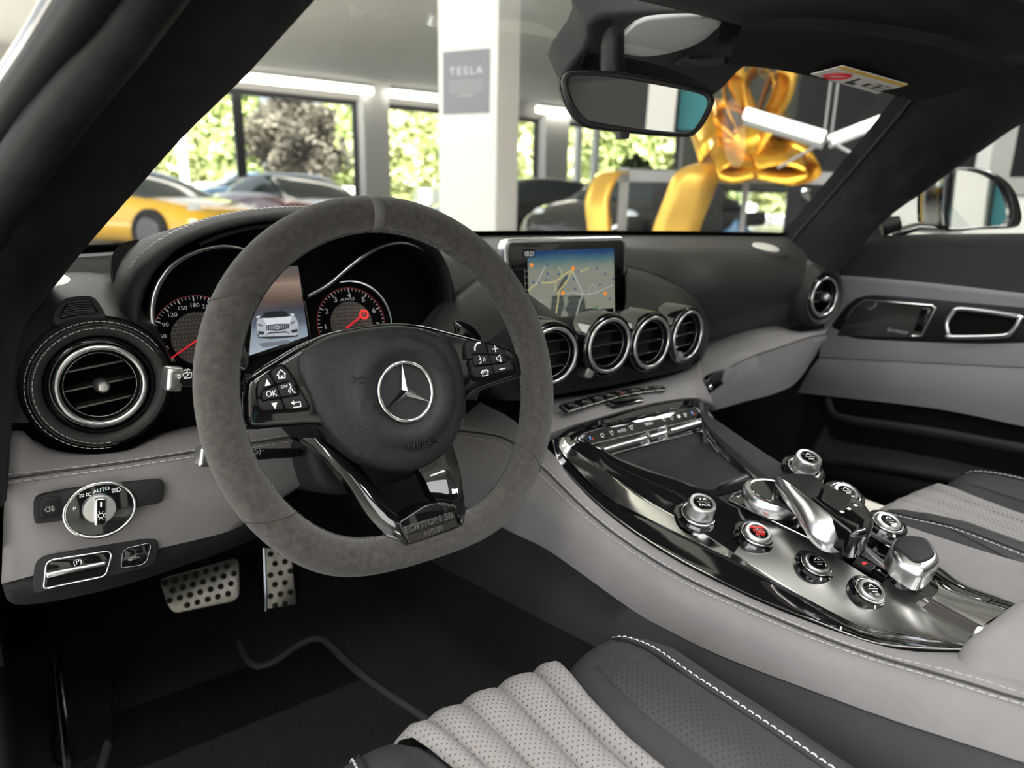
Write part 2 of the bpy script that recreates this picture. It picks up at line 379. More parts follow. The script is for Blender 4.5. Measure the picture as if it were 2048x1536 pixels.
def weave(name, c1, c2, scale):
    m = mat(name, c1, .45); n = m.node_tree; b = n.nodes['Principled BSDF']; tc = n.nodes.new('ShaderNodeTexCoord'); ck = n.nodes.new('ShaderNodeTexChecker')
    mp = n.nodes.new('ShaderNodeMapping'); mp.inputs['Rotation'].default_value = (0, .785, 0); n.links.new(tc.outputs['Object'], mp.inputs[0])
    ck.inputs['Scale'].default_value = scale; ck.inputs['Color1'].default_value = (*c1, 1); ck.inputs['Color2'].default_value = (*c2, 1); n.links.new(mp.outputs[0], ck.inputs[0]); n.links.new(ck.outputs[0], b.inputs['Base Color'])
weave('gauge_weave', (.16, .135, .11), (.035, .03, .026), 420)
# ---------------------------------------------------------------- steering wheel
WT = math.radians(17.16); WC = Vector((0, 0, .77))
WF = Fr(WC, a=(1, 0, 0), b=(0, math.sin(WT), math.cos(WT)))
sw = thing('steering_wheel', 'flat-bottomed suede steering wheel with three-pointed star emblem in front of the gauges', 'steering wheel', WC)
def rim_r(t):
    s = math.sin(t); R = .1665 if s > 0 else .1665+.0035*min(1, -s*1.3)
    if s < -.2: return (R**-20+(.1575/-s)**-20)**(-1/20)
    return R
def rim_pt(t, phi, k=1.0):
    r = rim_r(t); g = 1+.06*abs(math.cos(t))
    return WF.pt((r+.0172*g*k*math.cos(phi))*math.cos(t), (r+.0172*g*k*math.cos(phi))*math.sin(t), .0165*g*k*math.sin(phi))
NT = 144
mb = MB(); mb.grid([[rim_pt(2*math.pi*i/NT, 2*math.pi*j/20) for j in range(20)] for i in range(NT)], cu=True, cv=True)
rim = mb.build('rim', 'suede_rim', sw, smooth=80)
mb = MB(); mb.grid([[rim_pt(math.radians(a), 2*math.pi*j/20, k) for j in range(20)] for a, k in ((87.3, 1.0), (87.5, 1.035), (91.2, 1.035), (91.4, 1.0))], cv=True)
o = mb.build('centre_marker', 'marker_grey', sw, smooth=50); o['label'] = 'grey leather centre stripe'
for a, b in ((146, 8), (34, 8), (-145, -9), (-36, -6)):      # panel seams across the rim
    mb = MB(); path = [rim_pt(math.radians(a+b*.5*math.cos(p)), p, 1.004) for p in [2*math.pi*j/40 for j in range(40)]]
    mb.tube(path, .00055, 5, closed=True); mb.build('seam', 'thread_dark', rim)
mb = MB()                                                   # cross stitching along the inside of the rim
for i in range(300):
    t = 2*math.pi*i/300; d = math.degrees(t)
    if 172 < d < 188 or d > 355 or d < 8 or 250 < d < 291: continue
    for s in (-1, 1):
        a = rim_pt(t, math.pi-.32*s, 1.02); b = rim_pt(t+.013, math.pi-.03*s, 1.035); mb.tube([a, b], .00058, 4)
stuff(mb.build('stitching', 'thread_black_gloss', sw))
# hub frame and two side spokes in gloss black
hub_o = [(490, 802), (494, 765), (515, 745), (560, 716), (610, 686), (660, 664), (725, 651), (788, 644), (845, 649), (905, 664), (960, 678), (1015, 692), (1040, 710), (1054, 742), (1047, 752), (1000, 768), (940, 795), (934, 835), (905, 885), (860, 925), (800, 940), (740, 925), (690, 890), (650, 852), (560, 854), (498, 855)]
mb = MB(); mb.prism(WF, cr(WF.L(hub_o, -.002), 110, True), -.03, -.002, .006, 4)
mb.build('spoke_frame', 'gloss_black', sw)
mb = MB(); mb.lathe(WF, [(.045, -.09), (.06, -.07), (.068, -.035), (.068, -.028)], 40, c=(0, -.012)); mb.build('hub_back', 'plastic_black', sw)
# airbag cover: outline blended into a round dish about the emblem
cov = [(788, 649), (726, 656), (663, 669), (622, 689), (600, 709), (596, 730), (603, 755), (622, 796), (643, 840), (674, 880), (705, 911), (747, 934), (799, 946), (840, 940), (882, 917), (909, 886), (926, 848), (933, 807), (932, 765), (924, 723), (911, 692), (888, 671), (840, 654)]
EC = WF.px(812, 783, .008)
cov2 = WF.L(cov, .002); cov2 = cr(cov2, 96, True)
if area2(cov2) < 0: cov2.reverse()
rows = []
prof = [(1.0, 0, -.02), (1.0, 0, -.004), (.985, 0, .0005), (.955, 0, .003), (.88, 0, .0055), (.80, .0, .0072), (None, .0555, .0078), (None, .0525, .0100), (None, .0490, .0112), (None, .0445, .0116), (None, .0400, .0114), (None, .0368, .0100), (None, .0340, .0076), (None, .0315, .0065), (None, .022, .0065), (None, .008, .0066), (None, .0005, .0066)]
for s, R, h in prof:
    row = []
    for u, v in cov2:
        du, dv = u-EC[0], v-EC[1]; r = math.hypot(du, dv)
        q = r*s if s is not None else min(R, r*.80-.0005) if R > .05 else min(R, r*.76)
        row.append(WF.pt(EC[0]+du/r*q, EC[1]+dv/r*q, h))
    rows.append(row)
mb = MB(); mb.grid(rows, cv=True); airbag = mb.build('airbag_cover', 'airbag_skin', sw, smooth=60)
text(WF, 'AIRBAG', *WF.px(843, 888, .0085), .0088, .0094, 'airbag_skin', airbag, 'embossed_lettering', rot=-.03, ext=.0026, sx=1.05, space=1.12)
for (cx, cy, k) in ((719, 757, 1), (883, 733, .8)):
    u, v = WF.px(cx, cy, .01); mb = MB(); s = .0042*k
    mb.tube([WF.pt(u+s*q[0], v+s*q[1], .0121 if k == 1 else .0117) for q in ((-2.1, 1.1), (-1.3, .25), (.9, .25), (1.5, .1), (1.6, -.5), (1.1, -1.0), (-.1, -1.0), (-.5, -.5), (-.3, .1))], .0005, 5)
    mb.tube([WF.pt(u+s*q[0], v+s*q[1], .0121 if k == 1 else .0117) for q in ((-2.1, 1.1), (-1.8, 0), (-2.1, -1.1), (-1.2, -.3))], .0005, 5)
    mb.build('embossed_horn_symbol', 'airbag_skin', airbag)
EF = WF.at(EC[0], EC[1], .0072)
mb = MB(); mb.torus(EF, .0283, .0021, 64, 12, h=.0012); emb = mb.build('emblem', 'chrome', sw, smooth=80); emb['label'] = 'chrome ring with three-pointed star'
mb = MB(); tip = .0272; iw = .0046
for k in range(3):
    a = math.pi/2+k*2*math.pi/3; T = (tip*math.cos(a), tip*math.sin(a)); c0 = (0, 0)
    l = (iw*math.cos(a+math.pi/3), iw*math.sin(a+math.pi/3)); r = (iw*math.cos(a-math.pi/3), iw*math.sin(a-math.pi/3))
    mb.add([EF.pt(0, 0, .0042), EF.pt(*T, .0016), EF.pt(*l, .0004), EF.pt(*r, .0004), EF.pt(T[0]*1.0, T[1], -.0005)], [(0, 2, 1), (0, 1, 3)])
mb.build('star', 'chrome', emb, smooth=0)
# buttons on the spokes
def button(pts, px_, icon, r=.003, h=.003):
    mb = MB(); mb.prism(WF, rnd(WF.L(pts, h), r, 4), -.004, h, .0012, 3); b = mb.build('button', 'plastic_matte', sw)
    u, v = WF.px(*px_, h); F = WF.at(u, v, h+.0001)
    if icon in ('OK',): text(F, 'OK', 0, 0, .0075, 0, 'white_print', b, 'symbol', sx=.85, ext=.00005)
    else:
        mb = MB(); s = .0032; w = .0008
        if icon == 'up': mb.poly(F, [(-.8*s, -.9*s), (.8*s, -.9*s), (0, .9*s)], 0)
        elif icon == 'down': mb.poly(F, [(-.8*s, .9*s), (.8*s, .9*s), (0, -.9*s)], 0)
        elif icon == 'home':
            mb.stroke(F, [(-1.2*s, -.1*s), (0, 1.2*s), (1.2*s, -.1*s), (.85*s, -.1*s), (.85*s, -1.1*s), (-.85*s, -1.1*s), (-.85*s, -.1*s)], w, 0, closed=True); mb.poly(F, [(-.25*s, -1.1*s), (.3*s, -1.1*s), (.3*s, -.4*s), (-.25*s, -.4*s)], 0)
        elif icon == 'back':
            mb.stroke(F, [(-.9*s, .4*s), (1.2*s, .4*s), (1.2*s, -.9*s), (-.8*s, -.9*s)], w*1.2, 0); mb.poly(F, [(-1.4*s, .4*s), (-.5*s, 1.1*s), (-.5*s, -.3*s)], 0)
        elif icon == 'off':
            mb.stroke(F, [(.6*s, 1.4*s), (1.0*s, .5*s), (.6*s, .2*s), (1.1*s, -.2*s), (1.3*s, -1.1*s), (1.9*s, -1.3*s)], w, 0); mb.stroke(F, [(.2*s, -.2*s), (0, -.9*s)], w*.7, 0); mb.stroke(F, [(.55*s, -.4*s), (.4*s, -1.2*s)], w*.7, 0)
        elif icon == 'phone': mb.stroke(F, [(-1.2*s, -1.1*s), (-1.1*s, -.3*s), (-.4*s, .7*s), (.4*s, 1.1*s), (1.2*s, 1.1*s)], w*2.2, 0)
        elif icon == 'hang':
            mb.stroke(F, [(-1.4*s, 0), (-.8*s, .7*s), (.8*s, .8*s), (1.4*s, .1*s)], w*1.8, 0); mb.stroke(F, [(-1.2*s, -1.0*s), (1.2*s, -.9*s)], w, 0); mb.stroke(F, [(-1.2*s, -.9*s), (-.5*s, .2*s), (.6*s, .2*s), (1.2*s, -.8*s)], w*.7, 0)
        elif icon == 'voice':
            mb.stroke(F, [(-1.1*s, 1.3*s), (-.6*s, .5*s), (-1.1*s, .1*s), (-.5*s, -.1*s), (-.6*s, -.9*s), (-1.2*s, -1.2*s)], w*1.1, 0)
            for k in (.35, .9): mb.stroke(F, [(k*s, .5*s), ((k+.25)*s, -.1*s), (k*s, -.7*s)], w*.8, 0)
        elif icon == 'mute':
            mb.stroke(F, [(-1.1*s, .4*s), (-.4*s, .5*s), (.5*s, 1.2*s), (.6*s, -1.2*s), (-.3*s, -.5*s), (-1.1*s, -.4*s)], w, 0, closed=True)
        elif icon == 'plus': mb.stroke(F, [(-s, 0), (s, 0)], w*1.3, 0); mb.stroke(F, [(0, -s), (0, s)], w*1.3, .00001)
        elif icon == 'minus': mb.stroke(F, [(-1.1*s, -.05*s), (1.1*s, .05*s)], w*1.4, 0)
        mb.build('symbol', 'white_print', b, smooth=0)
    if icon == 'off': text(F, 'OFF', -.0028, .0022, .0036, 0, 'white_print', b, 'symbol', ext=.00003)
    return b
def z6(pts): return [(480+x*.13667, 660+y*.13667) for x, y in pts]
def z7(pts): return [(920+x*.10417, 640+y*.10417) for x, y in pts]
mb = MB(); mb.prism(WF, rnd(WF.L(z6([(250, 1000), (240, 830), (290, 720), (430, 600), (590, 490), (680, 520), (860, 800), (1035, 1120), (1010, 1190), (300, 1240)]), .001), .004), -.006, .0008, .0006, 2); mb.build('button_surround', 'void_black', sw)
mb = MB(); mb.prism(WF, rnd(WF.L(z7([(120, 440), (190, 370), (480, 410), (800, 490), (950, 720), (1060, 950), (1000, 1010), (340, 1190), (250, 1130), (190, 760)]), .001), .003), -.006, .0008, .0006, 2); mb.build('button_surround', 'void_black', sw)
button(z6([(262, 980), (262, 800), (330, 690), (425, 630), (470, 720), (515, 790), (330, 880), (305, 985)]), z6([(400, 765)])[0], 'up')
button(z6([(450, 610), (600, 510), (700, 590), (840, 810), (790, 820), (745, 735), (540, 795)]), z6([(605, 645)])[0], 'home')
button(z6([(325, 925), (345, 890), (535, 820), (598, 985), (345, 1030)]), z6([(460, 935)])[0], 'OK', .0015, .0042)
button(z6([(545, 812), (740, 742), (775, 760), (855, 920), (840, 942), (612, 985)]), z6([(700, 860)])[0], 'off', .0015, .0042)
button(z6([(262, 1005), (310, 1005), (330, 1045), (600, 1000), (660, 1165), (330, 1185), (280, 1120)]), z6([(508, 1112)])[0], 'down')
button(z6([(612, 1000), (860, 955), (880, 930), (850, 840), (880, 850), (1010, 1110), (980, 1145), (690, 1165)]), z6([(820, 1080)])[0], 'back')
button(z7([(140, 740), (130, 460), (190, 395), (480, 430), (540, 600), (540, 650), (240, 645), (240, 745)]), z7([(335, 505)])[0], 'phone', .002)
button(z7([(520, 455), (700, 495), (820, 555), (940, 715), (900, 720), (840, 680), (560, 650)]), z7([(675, 553)])[0], 'plus', .002)
button(z7([(245, 655), (555, 662), (612, 840), (290, 880)]), z7([(428, 755)])[0], 'voice', .0012, .0042)
button(z7([(570, 662), (850, 685), (910, 770), (890, 800), (625, 840)]), z7([(752, 738)])[0], 'mute', .0012, .0042)
button(z7([(200, 770), (240, 770), (290, 900), (610, 860), (665, 1035), (320, 1110), (260, 1060)]), z7([(478, 1010)])[0], 'hang', .002)
button(z7([(625, 858), (900, 820), (930, 760), (960, 760), (1040, 930), (1010, 960), (680, 1030)]), z7([(812, 938)])[0], 'minus', .002)
# lower spokes: two arms that swing out to the rim and carry the badge
def arm(outer, inner, hs, name):
    n = 20; A = cr([WF.pt(*WF.px(x, y, h), h) for (x, y), h in zip(outer, hs)], n); B = cr([WF.pt(*WF.px(x, y, h), h) for (x, y), h in zip(inner, hs)], n)
    A = [Vector(q) for q in A]; B = [Vector(q) for q in B]; rows = []
    for a, b in zip(A, B):
        m = (a+b)/2; rows.append([a-WF.n*.016, a, a*.75+b*.25+WF.n*.0035, m+WF.n*.0042, a*.25+b*.75+WF.n*.003, b, b-WF.n*.016])
    mb = MB(); mb.grid(rows, cv=True); mb.add(rows[0], [tuple(range(7))]); mb.add(rows[-1], [tuple(range(7))]); return mb.build(name, 'gloss_black', sw, smooth=45)
arm([(593, 874), (640, 905), (690, 960), (735, 1030), (775, 1072), (805, 1092)], [(680, 880), (722, 935), (760, 985), (788, 1020), (808, 1048), (820, 1090)], [-.03, -.024, -.014, -.002, .008, .012], 'lower_spoke')
arm([(905, 890), (920, 940), (927, 990), (931, 1025), (930, 1045), (922, 1055)], [(830, 930), (850, 960), (866, 995), (885, 1010), (900, 1018), (910, 1025)], [-.022, -.018, -.008, .004, .011, .013], 'lower_spoke')
mb = MB(); bh = .0165
mb.prism(WF, rnd(WF.L([(797, 1044), (818, 1091), (922, 1053), (908, 1020), (878, 1004), (850, 1010)], bh), .004), -.012, bh, .0015, 3); badge = mb.build('badge_block', 'gloss_black', sw)
mb = MB(); mb.prism(WF, rnd(WF.L([(806, 1054), (818, 1088), (916, 1052), (906, 1024)], bh+.0004), .0015), bh-.002, bh+.0006, .0003, 1); plate = mb.build('badge_plate', 'smoke_gloss', badge)
def between(a, b, h):
    p, q = WF.px(*a, h), WF.px(*b, h); return math.atan2(q[1]-p[1], q[0]-p[0])
br = between((806, 1062), (910, 1028), bh)
text(WF, 'EDITION 50', *WF.px(858, 1045, bh), .0084, bh+.0008, 'satin_silver', badge, 'raised_lettering', rot=br, ext=.0006, sx=1.12, space=1.08)
text(WF, '1of500', *WF.px(866, 1062, bh), .0068, bh+.0008, 'satin_silver', badge, 'raised_lettering', rot=br, ext=.0006, sx=1.1, space=1.05)
mb = MB(); p, q = WF.px(815, 1069, bh), WF.px(908, 1038, bh); mb.stroke(WF, [p, q], .0007, bh+.0009); mb.build('engraved_line', 'void_black', badge, smooth=0)
# gear paddles behind the side spokes
for pts, mm in (([(909, 641), (925, 642), (950, 655), (966, 678), (955, 684), (915, 672)], 1), ([(470, 640), (500, 720), (482, 770), (470, 745), (466, 690)], -1)):
    mb = MB(); mb.prism(WF, rnd(WF.L(pts, -.042), .004), -.046, -.042, .001, 2); o = mb.build('shift_paddle', 'gloss_black', sw)
# ---------------------------------------------------------------- steering column and stalks
sc_ = thing('steering_column', 'black plastic steering column shroud with two stalks behind the wheel', 'steering column', WF.pt(0, 0, -.2))
mb = MB(); mb.lathe(WF, [(.03, -.24), (.078, -.22), (.074, -.12), (.066, -.075), (.058, -.072)], 44, c=(0, -.012), cap0=True)
mb.build('shroud', 'plastic_black', sc_)
mb = MB(); mb.prism(WF, rnd([(-.075, -.03), (.075, -.03), (.06, -.105), (-.06, -.105)], .03, 6), -.22, -.085, .012, 4); mb.build('lower_shroud', 'plastic_matte', sc_)
def stalk(tip, root, rr, cap):
    a, b = Vector(tip), Vector(root); mb = MB(); ps = [a+(b-a)*t for t in (0, .12, .3, .6, 1)]
    mb.tube(ps, [rr*.95, rr, rr*.95, rr*.85, rr*.7], 14, flat=.8); s = mb.build('stalk', 'plastic_black', sc_)
    d = (a-b).normalized(); mb = MB(); tf = Fr(a, n=d); mb.prism(tf, rnd(rect(rr*1.7, rr*2.3), rr*.5, 4), -.002, cap, rr*.35, 3); c = mb.build('stalk_tip', 'satin_knob', s); c['label'] = 'silver stalk tip'
    return s
st1 = stalk(P(352, 757, y=.055), P(560, 762, y=.075), .0092, .010)
SF = Fr(P(375, 750, y=.0450), a=(1, .09, 0), b=(0, .12, 1))
mb = MB(); s = .0030
mb.stroke(SF, [(-1.2*s, .5*s), (-.9*s, -.9*s), (.9*s, -.9*s), (1.2*s, .5*s), (0, .8*s)], .0007, 0, closed=True); mb.stroke(SF, [(-.9*s, 1.3*s), (-.3*s, 1.7*s), (0, 1.2*s), (.4*s, 1.7*s), (.9*s, 1.3*s)], .0007, 0); mb.stroke(SF, [(0, 1.2*s), (0, .1*s)], .0006, 0); mb.stroke(SF, [(-2.6*s, .5*s), (-2.0*s, .3*s), (-2.0*s, -.4*s), (-2.6*s, -.6*s)], .0007, 0, closed=True); mb.stroke(SF, [(-.7*s, -.6*s), (.6*s, .3*s)], .0006, 0)
mb.build('wiper_symbol', 'white_print', st1, smooth=0)
st2 = stalk(P(415, 912, y=.045), P(600, 905, y=.075), .0078, .010)
text(Fr(P(511, 903, y=.048), a=(1, .1, 0), b=(0, .1, 1)), 'I/(S)-', 0, 0, .0085, 0, 'grey_print', st2, 'symbol', ext=.00003)
# ---------------------------------------------------------------- dashboard
CX = .385
dash = thing('dashboard', 'black and grey leather dashboard with round chrome air vents below the windscreen', 'dashboard', (CX, .3, .55))
def interp(x, tab):
    if x <= tab[0][0]: return tab[0][1]
    for (a, b), (c, d) in zip(tab, tab[1:]):
        if x <= c: return b+(d-b)*(x-a)/(c-a)
    return tab[-1][1]
def ybase(x): return .50-.2*((x-CX)/.66)**2
YF = [(-.36, .20), (-.25, .20), (-.205, .30), (.2, .30), (.58, .29), (.635, .20), (.72, .172), (.9, .168), (1.1, .168)]
ZB = [(-.4, .76), (.6, .70), (.707, .735), (.80, .757), (.94, .772), (1.1, .772)]
def dash_sec(x):
    yb, yf, zb = ybase(x), interp(x, YF), interp(x, ZB); yf = min(yf, yb-.105)
    zt = .870 if x > .2 else .868
    return [(x, yb+.035, .868), (x, yb, .877), (x, yb-.02, .876), (x, (yb+yf)/2+.03, zt), (x, yf+.075, zt-.008), (x, yf+.038, zt-.022), (x, yf+.010, zt-.045), (x, yf, zt-.066), (x, yf+.002, (zt-.066+zb)/2), (x, yf+.012, zb), (x, yf+.018, zb-.003), (x, yf+.014, zb-.012), (x, yf+.03, zb-.055), (x, yf+.05, zb-.075)]
xs = [-.345, -.32, -.28, -.25, -.23, -.205, -.15, -.05, .05, .15, .25, .35, .45, .55, .58, .61, .635, .68, .74, .80, .86, .92, .98, 1.03, 1.07]
rows = [cr(dash_sec(x), 40) for x in xs]
mb = MB(); mb.grid(rows); PADMB = mb; mb.build('top_pad', 'leather_dash', dash, smooth=50, solid=.004)
# seam line with stitching along the lower edge of the passenger pad
seam = [Vector((x, interp(x, YF)+.0105, interp(x, ZB)+.008)) for x in [.70+.02*i for i in range(17)]]
mb = MB(); stitches(mb, seam, Vector((0, -1, .3)).normalized(), r=.0005); stuff(mb.build('stitching', 'thread_dark', dash))
# dark frit line where the screen meets the dash
# ---- round air vents
def vent(fr, R, pod=None, slats=3, knob=0, sleeve=.03, name='air_vent', rot=0, bez=1.30):
    mb = MB(); mb.lathe(fr, [(R*bez, -sleeve), (R*bez, -.004), (R*(bez-.04), -.0005), (R*(bez-.10), .0008), (R*1.12, .0002), (R*1.08, -.004), (R*.95, -.004), (R*.80, -.006), (R*.76, -.03), (R*.70, -.05)], 56, cap1=True)
    v = mb.build(name, 'gloss_black', dash, smooth=50)
    mb = MB(); mb.torus(fr, R*.955, R*.080, 64, 14, h=.001, sq=.9); c = mb.build('chrome_ring', 'satin_silver', v, smooth=80); c['label'] = 'bright metal ring'
    mb = MB(); mb.lathe(fr, [(R*.86, .0), (R*.80, -.004), (R*.79, -.018), (R*.79, -.045)], 56, cap1=True); mb.build('vent_bowl', 'void_black', v, smooth=50)
    mb = MB(); mb.torus(fr, R*.80, R*.016, 56, 6, h=-.004); mb.build('inner_ring', 'dark_chrome', v, smooth=80)
    f2 = fr.at(0, 0, 0, rot)
    for k in range(slats):
        y = (k-(slats-1)/2)*R*.46; w = math.sqrt(max(0, (R*.775)**2-y*y)); mb = MB()
        for x0, x1 in (((-w, w),) if not (knob and k == (slats-1)//2) else ((-w, -R*.12), (R*.12, w))):
            mb.prism(f2, rnd([(x0, y-.0011), (x1, y-.0011), (x1, y+.0011), (x0, y+.0011)], .0008, 2), -.026, -.006, .0004, 1)
        mb.build('slat', 'smoke_gloss', v)
    if knob:
        mb = MB(); prof = [(knob*.75, -.012), (knob*.85, -.004), (knob, -.003), (knob*1.0, .004), (knob*.86, .0085), (knob*.62, .0105), (knob*.2, .011)]
        n = 40
        rows = [[f2.pt(r*(1+.03*(j % 2)*(i in (2, 3)))*math.cos(2*math.pi*j/n), r*(1+.03*(j % 2)*(i in (2, 3)))*math.sin(2*math.pi*j/n), h) for j in range(n)] for i, (r, h) in enumerate(prof)]
        mb.grid(rows, cv=True); mb.add(rows[-1], [tuple(range(n))]); k = mb.build('vent_knob', 'satin_knob', v, smooth=30); k['label'] = 'silver knurled vent knob'
    return v
LVF = Fr(P(203, 771, y=.150), n=(.04, -.995, .03))
RVF = Fr(P(1648, 594, y=.150), n=(-.10, -.99, .0))
def pod(fr, r0, r1, depth, name):
    mb = MB(); mb.lathe(fr, [(r0, -.006), (r0+.001, .0), (r0+.006, .0035), ((r0+r1)/2, .0035), (r1-.008, -.001), (r1-.002, -.010), (r1, -.022), (r1+.001, -depth)], 64, cap1=False)
    return mb.build(name, 'leather_dash', dash, smooth=60)
pl = pod(LVF, .0468, .0662, .09, 'vent_pod'); vent(LVF, .0385, knob=.0066, rot=.10, bez=1.215)
def podstitch(fr, r, h, a0, a1, parent, m):
    mb = MB(); path = [fr.pt(r*math.cos(a), r*math.sin(a), h) for a in [a0+(a1-a0)*i/60 for i in range(61)]]
    stitches(mb, path, fr.n, .0036, .0020, .00034, .0004); stuff(mb.build('stitching', m, parent))
podstitch(LVF, .0550, .0037, .55, 4.75, pl, 'thread_light'); podstitch(LVF, .0608, .0010, .55, 4.75, pl, 'thread_light')
mb = MB(); mb.tube([LVF.pt(.0580*math.cos(a), .0580*math.sin(a), .0030) for a in [.45+4.4*i/60 for i in range(61)]], .0006, 5); mb.build('seam', 'thread_dark', pl)
pr_ = pod(RVF, .0445, .0610, .09, 'vent_pod'); vent(RVF, .0380, knob=.0078, slats=2, bez=1.16)
# small badge slot on the driver's vent bezel
# ---- central vent panel with four vents
def cy(x, y0): return y0+.30*(x-CX)**2
def cpt(x, y, z): return (x, cy(x, y), z)
n = 30; rows = []
for i in range(n+1):
    x = .185+.40*i/n; e = abs(x-CX)/.2; rr = .012*max(0, e-.8)*5*max(0, e-.8)
    zt = .788-.02*max(0, e-.75)**2*16; zb_ = .692+.012*max(0, e-.8)**2*25
    if x < CX: zb_ -= .0
    y0 = .094+.02*max(0, e-.8)*5*max(0, e-.8)
    rows.append(cr([cpt(x, y0+.13, zt-.018), cpt(x, y0+.03, zt+.004), cpt(x, y0+.006, zt), cpt(x, y0, zt-.012), cpt(x, y0-.002, (zt+zb_)/2), cpt(x, y0+.002, zb_+.012), cpt(x, y0+.012, zb_), cpt(x, y0+.12, zb_-.004)], 24))
mb = MB(); mb.grid(rows); mb.build('centre_vent_panel', 'leather_black', dash, smooth=50, solid=.003)
for i, (vx, vy) in enumerate(((1105, 711), (1218, 691), (1303, 685), (1375, 671))):
    q = P(vx, vy, y=(.075, .068, .068, .076)[i]); f = Fr(q, n=((-.10, -.02, .03, .11)[i], -.99, -.03)); v = vent(f, .0365, slats=3, sleeve=.04, rot=.04, bez=1.19)
for (vx, vy, y) in ((1171, 745, .078), (1352, 712, .080)):
    f = Fr(P(vx, vy, y=y), n=(0, -.99, .12)); mb = MB(); mb.lathe(f, [(.0060, -.012), (.0070, -.003), (.0080, .0), (.0080, .005), (.0068, .0085), (.003, .0095)], 28)
    o = mb.build('vent_wheel', 'satin_knob', dash); o['label'] = 'small silver wheel between the vents'
# ---- leather side covers of the centre pod
def cover(mir):
    n = 24
    K = curve3([(1250, 533, .225), (1300, 546, .205), (1350, 571, .190), (1395, 611, .172), (1416, 655, .16), (1412, 690, .152), (1400, 722, .148)], n, 'y')
    I = curve3([(1248, 634, .135), (1290, 626, .118), (1330, 620, .110), (1362, 618, .108), (1385, 640, .110), (1398, 675, .115), (1400, 722, .12)], n, 'y')
    rows = []
    for k, i in zip(K, I):
        k, i = Vector(k), Vector(i); m = (k+i)/2+Vector((0, -.006, .008)); rows.append([k+Vector((.006, .02, -.012)), k, k*.7+m*.3+Vector((0, -.003, .003)), m, i*.6+m*.4, i, i+Vector((0, .03, -.004))])
    if mir:
        rows = [[Vector((2*CX-q.x, q.y, q.z)) for q in r] for r in rows]; K = [(2*CX-q[0], q[1], q[2]) for q in K]
    mb = MB(); mb.grid(rows); c = mb.build('side_cover', 'leather_dash', dash, smooth=60)
    mb = MB(); mb.tube([Vector(q)+Vector((0, -.002, .001)) for q in K], .0011, 6); mb.build('seam', 'leather_black', c)
    mb = MB(); stitches(mb, [Vector(q)+Vector((-.006 if not mir else .006, -.004, .0015)) for q in K], Vector((0, -.6, .8)), r=.0005); stuff(mb.build('stitching', 'thread_dark', c))
cover(False); cover(True)
# ---- speaker discs on the dash top
for px_, py_ in ((84, 569), (1531, 497)):
    q = hit(PADMB, px_, py_); f = Fr(q, n=(0, -.22, .97), a=(1, 0, 0)); mb = MB(); mb.lathe(f, [(.026, -.012), (.026, .003), (.0245, .005), (.019, .0064), (.008, .007)], 40); o = mb.build('speaker_grille', 'speaker_mesh', dash); o['label'] = 'round silver speaker grille'
    mb = MB(); mb.lathe(f, [(.046, -.012), (.042, -.001), (.030, .0018), (.026, .001)], 40, cap1=False); mb.build('speaker_plinth', 'leather_dash', o)
# ---- shoulder that joins the driver's vent pod to the dash top
nA = 36; A_ = [LVF.pt(.0655*math.cos(a), .0655*math.sin(a), -.008) for a in [math.radians(205-225*i/(nA-1)) for i in range(nA)]]
B_ = [Vector(q) for q in cr([(-.385, .17, .73), (-.38, .21, .79), (-.35, .27, .840), (-.29, .33, .8640), (-.225, .35, .8660), (-.190, .30, .850), (-.172, .23, .815), (-.160, .21, .775)], nA)]
mb = MB(); mb.grid([[q-LVF.n*.03 for q in A_], A_, [a*.8+b*.2+Vector((0, 0, .004)) for a, b in zip(A_, B_)], [a*.5+b*.5+Vector((0, -.004, .008)) for a, b in zip(A_, B_)], [a*.2+b*.8+Vector((0, 0, .004)) for a, b in zip(A_, B_)], B_, [q+Vector((0, .02, -.02)) for q in B_]]); SHMB = mb; mb.build('vent_shoulder', 'leather_dash', dash, smooth=70)
# ---- side window defroster outlet
DFR = Fr(hit(SHMB, 155, 625)+Vector((-.01, -.70, .7))*.004, n=(-.12, -.70, .70))
outl = [(105, 645), (112, 620), (128, 602), (150, 597), (185, 597), (200, 612), (212, 636), (200, 638), (150, 642), (118, 652)]
inn = [(120, 639), (125, 622), (138, 608), (153, 603), (178, 602), (188, 614), (197, 629), (190, 631), (150, 636), (128, 640)]
o2, i2 = cr(DFR.L(outl), 48, True), cr(DFR.L(inn), 48, True)
mb = MB(); mb.ringp(DFR, o2, i2, -.02, .004, bev=.0015); df = mb.build('defroster_outlet', 'leather_dash', dash)
mb = MB(); mb.prism(DFR, i2, -.03, -.012); mb.build('outlet_well', 'void_black', df)
for k in range(6):
    t = (k+.5)/6; a = (120+5*t*3+ (1-t)*0, 638-33*t); b = (196-17*t, 630-27*t)
    pa, pb = DFR.px(a[0]+4*t, a[1]), DFR.px(*b); mb = MB(); mb.tube([DFR.pt(*pa, .001), DFR.pt((pa[0]+pb[0])/2, (pa[1]+pb[1])/2+.002, .001), DFR.pt(*pb, .001)], .0009, 6); mb.build('slat', 'leather_slate', df)
